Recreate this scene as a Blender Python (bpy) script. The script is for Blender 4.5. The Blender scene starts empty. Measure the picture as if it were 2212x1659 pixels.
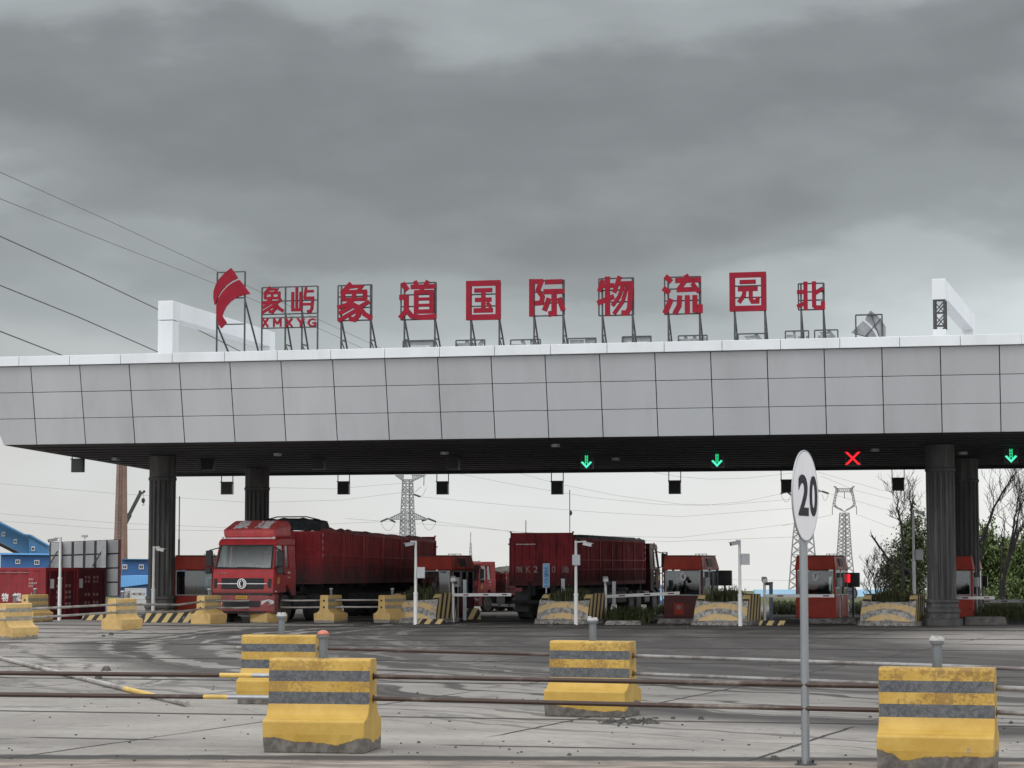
import bpy, math, random
from mathutils import Vector, Matrix
random.seed(7)
S = bpy.context.scene
R = math.radians
PI = math.pi

# ------------------------------------------------------------------ camera
F = 4850.0                       # focal length in units of a 2212 px wide picture
PITCH = math.atan(396.5 / F)
CAMZ = 2.0
cd = bpy.data.cameras.new('camera'); cam = bpy.data.objects.new('camera', cd)
S.collection.objects.link(cam); S.camera = cam
cd.sensor_width = 36.0; cd.lens = 36.0 * F / 2212.0
cd.clip_start = 0.5; cd.clip_end = 6000
cam.location = (0, 0, CAMZ); cam.rotation_euler = (PI / 2 + PITCH, 0, 0)

# ------------------------------------------------------------------ sky
SUN_EL, SUN_AZ = R(52), R(215)   # azimuth clockwise from +Y
w = bpy.data.worlds.new('World'); S.world = w; w.use_nodes = True
N = w.node_tree.nodes; L = w.node_tree.links
for n in list(N): N.remove(n)
def wm(op, a, b=None, c=None, clamp=False):
    n = N.new('ShaderNodeMath'); n.operation = op; n.use_clamp = clamp
    for i, v in enumerate((a, b, c)):
        if v is None: continue
        if isinstance(v, (int, float)): n.inputs[i].default_value = v
        else: L.new(v, n.inputs[i])
    return n.outputs[0]
def wsmooth(v, a, b):
    n = N.new('ShaderNodeMapRange'); n.interpolation_type = 'SMOOTHSTEP'
    L.new(v, n.inputs[0]); n.inputs[1].default_value = a; n.inputs[2].default_value = b
    return n.outputs[0]
def wnoise(vec, scale, detail, rough):
    n = N.new('ShaderNodeTexNoise'); L.new(vec, n.inputs['Vector'])
    n.inputs['Scale'].default_value = scale; n.inputs['Detail'].default_value = detail; n.inputs['Roughness'].default_value = rough
    return n.outputs['Fac']
def wcomb(x, y, z):
    n = N.new('ShaderNodeCombineXYZ')
    for i, v in enumerate((x, y, z)):
        if isinstance(v, (int, float)): n.inputs[i].default_value = v
        else: L.new(v, n.inputs[i])
    return n.outputs[0]
tc = N.new('ShaderNodeTexCoord'); sp = N.new('ShaderNodeSeparateXYZ'); L.new(tc.outputs['Generated'], sp.inputs[0])
dx, dy, dz = sp.outputs
yy = wm('MAXIMUM', dy, 0.25)
u = wm('DIVIDE', dx, yy); v = wm('DIVIDE', dz, yy)
n1 = wnoise(wcomb(wm('MULTIPLY', u, 3.2), wm('MULTIPLY', v, 9.0), 3.7), 1.25, 3.0, 0.5)
n2 = wnoise(wcomb(wm('MULTIPLY', u, 9.0), wm('MULTIPLY', v, 20.0), 1.3), 1.6, 4.0, 0.55)
tilt = wm('SUBTRACT', wm('MULTIPLY', wm('MULTIPLY', u, u), 0.60), wm('MULTIPLY', u, 0.03))
ve = wm('SUBTRACT', v, wm('MINIMUM', tilt, 0.06))
ve = wm('SUBTRACT', ve, wm('MULTIPLY', wm('MULTIPLY', u, 0.16), wsmooth(v, 0.18, 0.25)))
ve = wm('ADD', ve, wm('MULTIPLY', wm('SUBTRACT', n1, 0.5), 0.15))
ve = wm('ADD', ve, wm('MULTIPLY', wm('SUBTRACT', n2, 0.5), 0.06))
rp = N.new('ShaderNodeValToRGB'); L.new(wm('MULTIPLY', ve, 3.0), rp.inputs[0])
stops = [(0.0, .645), (.03, .645), (.065, .60), (.100, .46), (.128, .36), (.150, .265), (.178, .205), (.205, .225), (.235, .33), (.27, .42), (.31, .47)]
e = rp.color_ramp.elements
while len(e) < len(stops): e.new(0.5)
for k, (p, g) in enumerate(stops):
    e[k].position = p * 3.0; cool = min(1, p / .10); e[k].color = (g * (1.0 - .075 * cool), g * (1.005 - .005 * cool), g * (.98 + .04 * cool), 1)
rp.color_ramp.interpolation = 'EASE'
# fine mottling of the cloud deck
mot = wm('MULTIPLY', wm('ADD', 0.90, wm('MULTIPLY', n2, 0.20)), wm('ADD', 1.0, wm('MULTIPLY', wm('MULTIPLY', u, wm('ADD', 0.6, wm('MULTIPLY', wsmooth(v, 0.05, 0.10), 0.75))), wm('SUBTRACT', 1.0, wsmooth(v, 0.11, 0.19)))))
# overhead and behind the camera the cloud is thinner and brighter
up = wsmooth(dz, 0.28, 0.62); back = wsmooth(wm('MULTIPLY', dy, -1.0), -0.35, 0.3)
upb = wm('MAXIMUM', up, back)
g = wm('ADD', 1.0, wm('MULTIPLY', n1, 0.35))
mixc = N.new('ShaderNodeMix'); mixc.data_type = 'RGBA'
L.new(upb, mixc.inputs['Factor'])
vm = N.new('ShaderNodeVectorMath'); vm.operation = 'SCALE'; L.new(rp.outputs[0], vm.inputs[0]); L.new(mot, vm.inputs['Scale'])
L.new(vm.outputs[0], mixc.inputs['A'])
vm2 = N.new('ShaderNodeVectorMath'); vm2.operation = 'SCALE'; vm2.inputs[0].default_value = (0.98, 1.0, 1.03); L.new(g, vm2.inputs['Scale'])
L.new(vm2.outputs[0], mixc.inputs['B'])
vm3 = N.new('ShaderNodeVectorMath'); vm3.operation = 'SCALE'; L.new(mixc.outputs['Result'], vm3.inputs[0]); vm3.inputs['Scale'].default_value = 10.0
sky = N.new('ShaderNodeTexSky'); sky.sky_type = 'NISHITA'; sky.sun_disc = False
sky.sun_elevation = SUN_EL; sky.sun_rotation = SUN_AZ
mx2 = N.new('ShaderNodeMix'); mx2.data_type = 'RGBA'; mx2.inputs['Factor'].default_value = 0.97
L.new(sky.outputs[0], mx2.inputs['A']); L.new(vm3.outputs[0], mx2.inputs['B'])
bg = N.new('ShaderNodeBackground'); bg.inputs['Strength'].default_value = 0.1
L.new(mx2.outputs['Result'], bg.inputs['Color'])
wo = N.new('ShaderNodeOutputWorld'); L.new(bg.outputs[0], wo.inputs[0])
# ------------------------------------------------------------------ sun (behind the overcast)
sd = bpy.data.lights.new('sun', 'SUN'); so = bpy.data.objects.new('sun', sd); S.collection.objects.link(so)
sd.energy = 0.9; sd.angle = R(25); sd.color = (1.0, 0.97, 0.93)
sdir = Vector((math.sin(SUN_AZ) * math.cos(SUN_EL), math.cos(SUN_AZ) * math.cos(SUN_EL), math.sin(SUN_EL)))
so.rotation_euler = (-sdir).to_track_quat('-Z', 'Y').to_euler()
# ------------------------------------------------------------------ exposure
S.view_settings.view_transform = 'Standard'; S.view_settings.look = 'None'
S.view_settings.exposure = 0.25; S.view_settings.gamma = 1.0

# ------------------------------------------------------------------ helpers
def P(px, py, Y):
    """the point at depth Y that a pixel of a 2212 px wide picture looks at"""
    a = (px - 1106) / F; b = (829.5 - py) / F
    yd = math.cos(PITCH) - math.sin(PITCH) * b; zd = math.sin(PITCH) + math.cos(PITCH) * b
    t = Y / yd
    return Vector((a * t, Y, CAMZ + zd * t))
def Gd(px, py, z=0.0):
    a = (px - 1106) / F; b = (829.5 - py) / F
    yd = math.cos(PITCH) - math.sin(PITCH) * b; zd = math.sin(PITCH) + math.cos(PITCH) * b
    t = (z - CAMZ) / zd
    return Vector((a * t, yd * t, z))

class MB:
    def __init__(s): s.v = []; s.f = []; s.m = []; s.cur = 0
    def face(s, pts):
        i = len(s.v); s.v += [tuple(p) for p in pts]; s.f.append(tuple(range(i, i + len(pts)))); s.m.append(s.cur)
    def add(s, vs, fs):
        i = len(s.v); s.v += [tuple(p) for p in vs]
        for f in fs: s.f.append(tuple(i + k for k in f)); s.m.append(s.cur)
    def box(s, x0, x1, y0, y1, z0, z1):
        vs = [(x0, y0, z0), (x1, y0, z0), (x1, y1, z0), (x0, y1, z0), (x0, y0, z1), (x1, y0, z1), (x1, y1, z1), (x0, y1, z1)]
        s.add(vs, [(0, 3, 2, 1), (4, 5, 6, 7), (0, 1, 5, 4), (1, 2, 6, 5), (2, 3, 7, 6), (3, 0, 4, 7)])
    def hexa(s, b, t):      # bottom four and top four points
        s.add(list(b) + list(t), [(0, 3, 2, 1), (4, 5, 6, 7), (0, 1, 5, 4), (1, 2, 6, 5), (2, 3, 7, 6), (3, 0, 4, 7)])
    def prism(s, poly, a, b, axis='x', caps=True):   # poly in the two other axes
        def pt(p, t):
            if axis == 'x': return (t, p[0], p[1])
            if axis == 'y': return (p[0], t, p[1])
            return (p[0], p[1], t)
        n = len(poly); vs = [pt(p, a) for p in poly] + [pt(p, b) for p in poly]
        fs = [(k, (k + 1) % n, n + (k + 1) % n, n + k) for k in range(n)]
        if caps: fs += [tuple(range(n))[::-1], tuple(range(n, 2 * n))]
        s.add(vs, fs)
    def loft(s, loops, close=True):
        n = len(loops[0]); vs = [p for l in loops for p in l]; fs = []
        for j in range(len(loops) - 1):
            for k in range(n):
                fs.append((j * n + k, j * n + (k + 1) % n, (j + 1) * n + (k + 1) % n, (j + 1) * n + k))
        if close: fs += [tuple(range(n))[::-1], tuple(range((len(loops) - 1) * n, len(loops) * n))]
        s.add(vs, fs)
    def bar(s, p, q, w=0.05, h=None, n=4, w2=None):
        p = Vector(p); q = Vector(q); d = q - p
        if d.length < 1e-6: return
        d.normalize(); up = Vector((0, 0, 1)) if abs(d.z) < 0.9 else Vector((0, 1, 0))
        a = d.cross(up).normalized(); b = a.cross(d).normalized(); h = h or w; w2 = w2 or w
        l0 = []; l1 = []
        for k in range(n):
            t = 2 * PI * (k + 0.5) / n; c = math.cos(t); sn = math.sin(t)
            if n == 4: c = math.copysign(1, c); sn = math.copysign(1, sn)
            l0.append(p + a * (c * w / 2) + b * (sn * h / 2)); l1.append(q + a * (c * w2 / 2) + b * (sn * h / 2 * w2 / w))
        s.loft([l0, l1])
    def tube(s, p, q, r, n=10, r2=None): s.bar(p, q, 2 * r, None, n, 2 * (r2 or r))
    def path(s, pts, r, n=6, radii=None):
        pts = [Vector(p) for p in pts]; loops = []
        for k, p in enumerate(pts):
            d = (pts[min(k + 1, len(pts) - 1)] - pts[max(k - 1, 0)]).normalized()
            up = Vector((0, 0, 1)) if abs(d.z) < 0.9 else Vector((0, 1, 0))
            a = d.cross(up).normalized(); b = a.cross(d).normalized(); rr = radii[k] if radii else r
            loops.append([p + a * math.cos(2 * PI * j / n) * rr + b * math.sin(2 * PI * j / n) * rr for j in range(n)])
        s.loft(loops)
    def lathe(s, prof, c=(0, 0, 0), n=24, axis='z', wob=None):
        loops = []
        for r, t in prof:
            lp = []
            for k in range(n):
                a = 2 * PI * k / n; rr = r * (wob(k) if wob else 1); x = math.cos(a) * rr; y = math.sin(a) * rr
                if axis == 'z': lp.append((c[0] + x, c[1] + y, c[2] + t))
                elif axis == 'x': lp.append((c[0] + t, c[1] + x, c[2] + y))
                else: lp.append((c[0] + x, c[1] + t, c[2] - y))
            loops.append(lp)
        s.loft(loops)
    def text(s, ch, fn, bold=0.0, depth=0.03, fit=None):
        """glyphs scaled to fit = (x0, x1, z0, z1); fn maps (x, z, t) with t in -1..1 across the thickness"""
        cu = bpy.data.curves.new('t', 'FONT'); cu.body = ch; cu.size = 1; cu.extrude = 0.01; cu.offset = bold; cu.resolution_u = 4
        ob = bpy.data.objects.new('t', cu); S.collection.objects.link(ob)
        dg = bpy.context.evaluated_depsgraph_get(); me = bpy.data.meshes.new_from_object(ob.evaluated_get(dg))
        xs = [q.co.x for q in me.vertices]; ys = [q.co.y for q in me.vertices]
        if xs:
            x0, x1, y0, y1 = min(xs), max(xs), min(ys), max(ys); a, b, c, d = fit
            vs = [fn(a + (q.co.x - x0) / (x1 - x0) * (b - a), c + (q.co.y - y0) / (y1 - y0) * (d - c), 1 if q.co.z > 0 else -1) for q in me.vertices]
            s.add(vs, [tuple(p.vertices) for p in me.polygons])
        bpy.data.objects.remove(ob); bpy.data.curves.remove(cu); bpy.data.meshes.remove(me)
    def build(s, name, mat, parent=None, bevel=0, smooth=False, seg=2):
        me = bpy.data.meshes.new(name); me.from_pydata(s.v, [], s.f)
        mats = mat if isinstance(mat, (list, tuple)) else [mat]
        for m in mats: me.materials.append(m)
        for p, k in zip(me.polygons, s.m): p.material_index = k
        if smooth: me.polygons.foreach_set('use_smooth', [True] * len(me.polygons))
        me.update()
        o = bpy.data.objects.new(name, me); S.collection.objects.link(o)
        if parent is not None: o.parent = parent
        if bevel:
            b = o.modifiers.new('bevel', 'BEVEL'); b.width = bevel; b.segments = seg; b.limit_method = 'ANGLE'; b.angle_limit = R(35)
        if smooth:
            pass
        return o
def tag(o, label=None, cat=None, group=None, kind=None):
    if label: o['label'] = label
    if cat: o['category'] = cat
    if group: o['group'] = group
    if kind: o['kind'] = kind
    return o
def thing(name, label, cat, loc=(0, 0, 0), rz=0.0, group=None):
    o = bpy.data.objects.new(name, None); S.collection.objects.link(o); o.empty_display_size = 0.2
    o.location = loc; o.rotation_euler = (0, 0, rz)
    return tag(o, label, cat, group)
def dup(root, loc, rz, label, group=None, scale=1.0):
    def cp(o, par):
        c = o.copy(); S.collection.objects.link(c)
        if par is not None: c.parent = par
        for ch in list(o.children): cp(ch, c)
        return c
    r = cp(root, None); r.location = loc; r.rotation_euler = (0, 0, rz); r.scale = (scale,) * 3
    r['label'] = label
    if group: r['group'] = group
    return r
def mesh_thing(mb, name, mat, label, cat, group=None, **k):
    return tag(mb.build(name, mat, **k), label, cat, group)

# ------------------------------------------------------------------ materials
class NT:
    def __init__(s, name):
        s.mat = bpy.data.materials.new(name); s.mat.use_nodes = True; s.t = s.mat.node_tree; s.N = s.t.nodes; s.L = s.t.links
        s.b = s.N['Principled BSDF']; s.tc = s.N.new('ShaderNodeTexCoord')
        s.obj = s.tc.outputs['Object']; s.sep = None
    def put(s, sock, val):
        if isinstance(val, (int, float)): sock.default_value = val
        elif isinstance(val, tuple): sock.default_value = val if len(val) == 4 or sock.type == 'VECTOR' else (*val, 1)
        else: s.L.new(val, sock)
    def m(s, op, a, b=None, c=None, clamp=False):
        n = s.N.new('ShaderNodeMath'); n.operation = op; n.use_clamp = clamp
        for i, q in enumerate((a, b, c)):
            if q is not None: s.put(n.inputs[i], q)
        return n.outputs[0]
    def xyz(s):
        if not s.sep:
            q = s.N.new('ShaderNodeSeparateXYZ'); s.L.new(s.obj, q.inputs[0]); s.sep = q.outputs
        return s.sep
    def comb(s, x, y, z):
        n = s.N.new('ShaderNodeCombineXYZ')
        for i, q in enumerate((x, y, z)): s.put(n.inputs[i], q)
        return n.outputs[0]
    def scaled(s, k, off=(0, 0, 0)):
        n = s.N.new('ShaderNodeMapping'); s.L.new(s.obj, n.inputs[0]); n.inputs['Scale'].default_value = k; n.inputs['Location'].default_value = off
        return n.outputs[0]
    def noise(s, scale, detail=4, rough=0.55, vec=None, dist=0.0):
        n = s.N.new('ShaderNodeTexNoise'); s.L.new(vec or s.obj, n.inputs['Vector'])
        n.inputs['Scale'].default_value = scale; n.inputs['Detail'].default_value = detail; n.inputs['Roughness'].default_value = rough; n.inputs['Distortion'].default_value = dist
        return n.outputs['Fac']
    def ss(s, q, a, b):
        n = s.N.new('ShaderNodeMapRange'); n.interpolation_type = 'SMOOTHSTEP'; s.put(n.inputs[0], q)
        s.put(n.inputs[1], a); s.put(n.inputs[2], b); return n.outputs[0]
    def mix(s, f, a, b, kind='MIX'):
        n = s.N.new('ShaderNodeMix'); n.data_type = 'RGBA'; n.blend_type = kind
        s.put(n.inputs['Factor'], f); s.put(n.inputs['A'], a); s.put(n.inputs['B'], b); return n.outputs['Result']
    def bump(s, h, strength=0.3, dist=0.02):
        n = s.N.new('ShaderNodeBump'); s.L.new(h, n.inputs['Height']); n.inputs['Strength'].default_value = strength; n.inputs['Distance'].default_value = dist
        s.L.new(n.outputs[0], s.b.inputs['Normal'])
    def rnd(s): return s.N.new('ShaderNodeObjectInfo').outputs['Random']
    def done(s, col, rough=0.6, metal=0.0, spec=None):
        s.put(s.b.inputs['Base Color'], col); s.put(s.b.inputs['Roughness'], rough); s.put(s.b.inputs['Metallic'], metal)
        if spec is not None: s.b.inputs['Specular IOR Level'].default_value = spec
        return s.mat
def mul(c, k): return tuple(min(1, a * k) for a in c)
def simple(name, col, rough=0.6, metal=0.0, var=0.15, scale=4.0, dirt=None, dirt_amt=0.5, dscale=1.2, bump=0.0, stretch=(1, 1, 1), spec=None, island=0):
    t = NT(name); n = t.noise(scale, 5, 0.6, t.scaled(stretch))
    c = t.mix(t.ss(n, 0.3, 0.7), mul(col, 1 - var), mul(col, 1 + var))
    if dirt:
        d = t.noise(dscale, 6, 0.65, t.scaled(stretch, (5, 2, 9)))
        c = t.mix(t.m('MULTIPLY', t.ss(d, 0.45, 0.75), dirt_amt), c, dirt)
    if bump: t.bump(t.noise(scale * 6, 4, 0.6), bump, 0.02)
    if island:
        g_ = t.N.new('ShaderNodeNewGeometry'); c = t.mix(t.m('MULTIPLY', g_.outputs['Random Per Island'], island), c, mul(col, .3))
    return t.done(c, rough, metal, spec)

WHITE = simple('white_panel', (.66, .69, .71), .45, var=.04, scale=.7, dirt=(.42, .43, .42), dirt_amt=.35, dscale=.6, stretch=(1, 1, .25))
GREY_PANEL = simple('grey_cladding', (.50, .515, .53), .42, 0.2, var=.05, scale=.35, dirt=(.28, .28, .28), dirt_amt=.25, dscale=.8, stretch=(1, 1, .2), island=.10)
JOINT = simple('dark_joint', (.05, .05, .055), .8, var=.2)
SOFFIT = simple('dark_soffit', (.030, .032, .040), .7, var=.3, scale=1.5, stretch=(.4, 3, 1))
STEEL_DARK = simple('dark_steel', (.06, .062, .065), .6, .3, var=.3)
STEEL_GREY = simple('galvanised_steel', (.36, .38, .40), .42, .6, var=.12, scale=5, dirt=(.25, .2, .16), dirt_amt=.3, stretch=(1, 1, .3))
PYLON = simple('pylon_steel', (.27, .275, .28), .7, .1, var=.2)
SIGN_RED = simple('crimson_sign_panel', (.235, .010, .024), .7, var=.12, scale=2, spec=.2)
SIGN_BACK = simple('grey_sign_back', (.22, .23, .24), .6, .3, var=.25, scale=2)
BLACK = simple('black_plastic', (.012, .012, .014), .45, var=.3)
BLACKBOX = simple('black_display', (.014, .014, .018), .3, var=.3, scale=10)
RUBBER = simple('tyre_rubber', (.045, .043, .042), .85, var=.3, dirt=(.13, .12, .11), dirt_amt=.7)
RIM = simple('dusty_rim', (.12, .115, .11), .7, .2, var=.25, dirt=(.07, .06, .05), dirt_amt=.6)
CHASSIS = simple('black_chassis', (.018, .017, .017), .8, var=.4)
WPOLE = simple('white_pole_paint', (.74, .74, .72), .5, var=.06, scale=3, dirt=(.4, .38, .34), dirt_amt=.4, stretch=(1, 1, .3))
SIGNFACE = simple('white_sign_sheet', (.74, .74, .77), .5, var=.03)
INK = simple('dark_sign_ink', (.012, .012, .020), .8, var=.15, scale=20)
PALEGREY = simple('pale_grey_box', (.5, .51, .52), .5, var=.06)
BRICK_CHIM = None

def lin(name, col, strength):
    t = NT(name); t.b.inputs['Emission Strength'].default_value = strength
    t.b.inputs['Emission Color'].default_value = (*col, 1); return t.done(mul(col, .3), .5)
LED_GREEN = lin('green_led', (.02, .85, .30), .75)
LED_CYAN = lin('cyan_green_led', (.10, .95, .62), .9)
LED_RED = lin('red_led', (1.0, .02, .03), 1.0)

def glass(name, tint=(.5, .55, .55), refl=.9, add=.03, rough=.03):
    t = NT(name); N_ = t.N
    tr = N_.new('ShaderNodeBsdfTransparent'); tr.inputs[0].default_value = (*tint, 1)
    gl = N_.new('ShaderNodeBsdfGlossy'); gl.inputs['Roughness'].default_value = rough; gl.inputs['Color'].default_value = (refl, refl, refl, 1)
    fr = N_.new('ShaderNodeFresnel'); fr.inputs[0].default_value = 1.55
    f = t.m('ADD', t.m('MULTIPLY', fr.outputs[0], .9), add, clamp=True)
    mx = N_.new('ShaderNodeMixShader'); t.put(mx.inputs[0], f); t.L.new(tr.outputs[0], mx.inputs[1]); t.L.new(gl.outputs[0], mx.inputs[2])
    t.L.new(mx.outputs[0], N_['Material Output'].inputs[0]); return t.mat
GLASS = glass('window_glass', (.62, .68, .68))
WINDSCREEN = glass('windscreen_glass', (.50, .56, .56), .9, .13, .22)

def red_paint(name, col, dust, amt, low=1.6, rough=.42, zfade=None, streak=(1, 1, 1)):
    """vehicle paint with road dust that thickens towards the sills"""
    t = NT(name); x, y, z = t.xyz()
    n = t.noise(1.4, 6, .65, t.scaled(streak)); n2 = t.noise(14, 4, .6)
    c = t.mix(t.ss(t.noise(2.2, 3), .3, .7), mul(col, .88), mul(col, 1.12))
    d = t.m('MULTIPLY', t.ss(n, .42, .72), amt)
    if zfade: d = t.m('ADD', d, t.m('MULTIPLY', t.ss(t.m('ADD', z, t.m('MULTIPLY', n, -.5)), zfade[1], zfade[0]), .75), clamp=True)
    c = t.mix(d, c, t.mix(n2, mul(dust, .8), mul(dust, 1.2)))
    return t.done(c, t.m('ADD', rough, t.m('MULTIPLY', d, .4)), 0.0, .32)
CAB_RED = red_paint('red_cab_paint', (.46, .034, .040), (.20, .08, .075), .25, zfade=(.7, 1.5))
BOX_RED = red_paint('red_cargo_paint', (.40, .042, .048), (.105, .066, .066), .42, zfade=(1.3, 2.35), rough=.6, streak=(1, 1, .35))
BOX_DIRTY = red_paint('dirty_red_cargo_paint', (.27, .026, .034), (.07, .03, .032), .8, zfade=(1.2, 2.0), rough=.7, streak=(2.5, 2.5, .35))
BOOTH_RED = red_paint('red_booth_paint', (.46, .044, .022), (.17, .05, .04), .4, rough=.45)
BOOTH_SHADED = red_paint('shaded_booth_red', (.125, .034, .032), (.09, .055, .05), .6, rough=.5)  # booth red darkened: the shade on the lower panels is put into the colour
CONT_RED = red_paint('red_container_paint', (.24, .024, .030), (.15, .045, .05), .45, rough=.6, streak=(1.5, 1.5, .3))
CONT_DARK = red_paint('maroon_container_paint', (.115, .016, .024), (.07, .03, .035), .5, rough=.6, streak=(1.5, 1.5, .3))
CHROME = simple('bright_trim', (.72, .72, .72), .25, .9, var=.05)
PLATE_Y = simple('yellow_plate', (.55, .33, .05), .5, var=.15, scale=14)
TARP = simple('dark_tarpaulin', (.035, .042, .045), .75, var=.4, scale=3, dirt=(.09, .09, .085), dirt_amt=.5, bump=.4)
TARP_RED = simple('maroon_tarpaulin', (.26, .085, .09), .7, var=.35, scale=2, bump=.5)
TARP_BROWN = simple('brown_tarpaulin', (.10, .082, .06), .8, var=.35, scale=2, bump=.5)
WHITE_MARK = simple('white_lettering', (.68, .67, .65), .6, var=.1, scale=8, dirt=(.3, .12, .12), dirt_amt=.5, dscale=6)
WORN_MARK = simple('worn_white_lettering', (.34, .24, .23), .7, var=.2, scale=8, dirt=(.12, .04, .04), dirt_amt=.9, dscale=7)
INTERIOR = simple('dark_interior', (.10, .10, .10), .8, var=.2)
SEAT = simple('beige_seat', (.42, .32, .26), .8, var=.1)
YELLOW_CLOTH = simple('yellow_helmet', (.75, .62, .14), .5, var=.1)
AMBER = simple('amber_lens', (.6, .22, .03), .3, var=.1)

def barrier_mat():
    t = NT('yellow_barrier_paint'); x, y, z = t.xyz(); r = t.rnd()
    off = t.comb(t.m('MULTIPLY', r, 37), t.m('MULTIPLY', r, 11), 0)
    va = t.N.new('ShaderNodeVectorMath'); va.operation = 'ADD'; t.L.new(t.obj, va.inputs[0]); t.L.new(off, va.inputs[1]); vec = va.outputs[0]
    geo = t.N.new('ShaderNodeNewGeometry')
    n = t.noise(3, 5, .6, vec); nf = t.noise(26, 5, .7, vec)
    yel = t.mix(t.ss(n, .3, .7), (.43, .262, .042), (.51, .335, .075))
    # brown mould and scuffs on the upper half
    d = t.m('MULTIPLY', t.ss(t.m('ADD', t.m('MULTIPLY', nf, .6), t.m('MULTIPLY', t.noise(2.2, 4, .6, vec), .55)), .52, .64), t.ss(z, .45, .6))
    d = t.m('MULTIPLY', d, t.m('ADD', .25, t.m('MULTIPLY', r, .75)))
    c = t.mix(t.m('MULTIPLY', d, .85), yel, (.16, .09, .025))
    speck = t.ss(t.noise(55, 3, .5, vec), .70, .76)
    c = t.mix(t.m('MULTIPLY', speck, .7), c, (.10, .07, .04))
    # paint worn off the foot: bare concrete with a ragged edge
    edge = t.m('ADD', t.m('ADD', .12, t.m('MULTIPLY', r, .07)), t.m('ADD', t.m('MULTIPLY', t.m('SUBTRACT', t.noise(1.0, 2, .5, vec), .5), .55), t.m('MULTIPLY', t.m('SUBTRACT', t.noise(7, 6, .65, vec), .5), .09)))
    bare = t.ss(t.m('SUBTRACT', edge, z), -.004, .012)
    conc = t.mix(t.ss(t.noise(9, 6, .7, vec), .35, .7), (.085, .076, .068), (.19, .172, .15))
    c = t.mix(bare, c, conc)
    chip = t.ss(t.noise(4.5, 6, .7, vec), .66, .70)
    c = t.mix(t.m('MULTIPLY', chip, .8), c, (.24, .22, .20))
    t.bump(t.m('ADD', t.m('MULTIPLY', nf, .5), t.m('MULTIPLY', bare, -.6)), .45, .012)
    return t.done(c, .62)
BAR_Y = barrier_mat()
def stripe_mat():
    t = NT('grey_reflective_stripe'); r = t.rnd()
    off = t.comb(t.m('MULTIPLY', r, 21), 0, 0)
    va = t.N.new('ShaderNodeVectorMath'); va.operation = 'ADD'; t.L.new(t.obj, va.inputs[0]); t.L.new(off, va.inputs[1])
    n = t.noise(16, 5, .75, va.outputs[0], 1.2); n2 = t.noise(2.5, 4, .6, va.outputs[0])
    c = t.mix(t.ss(n, .35, .7), (.045, .052, .062), (.13, .135, .14))
    c = t.mix(t.m('MULTIPLY', t.ss(n2, .5, .75), .5), c, (.19, .18, .16))
    return t.done(c, .6)
BAR_S = stripe_mat()
def far_stripe():
    t = NT('faded_grey_stripe'); n = t.noise(6, 5, .7)
    return t.done(t.mix(t.ss(n, .35, .65), (.20, .20, .19), (.36, .31, .2)), .7)
BAR_S2 = far_stripe()
def far_yellow():
    t = NT('faded_yellow_paint'); x, y, z = t.xyz(); r = t.rnd(); n = t.noise(3.5, 6, .65); nf = t.noise(14, 5, .7)
    c = t.mix(t.ss(n, .3, .7), (.50, .32, .11), (.60, .42, .17))
    c = t.mix(t.m('MULTIPLY', t.ss(nf, .55, .7), .55), c, (.22, .16, .09))
    edge = t.m('ADD', t.m('MULTIPLY', r, .16), t.m('MULTIPLY', t.m('SUBTRACT', n, .5), .3))
    c = t.mix(t.ss(t.m('SUBTRACT', edge, z), -.01, .03), c, t.mix(nf, (.13, .12, .11), (.3, .28, .25)))
    return t.done(c, .7)
BAR_Y2 = far_yellow()
def rail_mat(name, base, rust, amt):
    t = NT(name); n = t.noise(1.1, 6, .7, t.scaled((1, 1, 1))); n2 = t.noise(20, 4, .6)
    c = t.mix(t.ss(n, .5 - amt * .25, .75 - amt * .3), base, rust); c = t.mix(t.m('MULTIPLY', n2, .4), c, mul(rust, .6))
    return t.done(c, .5, .3)
RAIL_RUST = rail_mat('rusty_pipe', (.24, .21, .185), (.060, .036, .028), .9)
RAIL_GALV = rail_mat('galvanised_pipe', (.33, .33, .325), (.13, .11, .1), .45)
RAIL_WHITE = rail_mat('white_pipe', (.48, .465, .44), (.24, .21, .18), .3)
PIPE_Y = simple('yellow_pipe_paint', (.6, .4, .1), .55, var=.15, scale=6)

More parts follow.
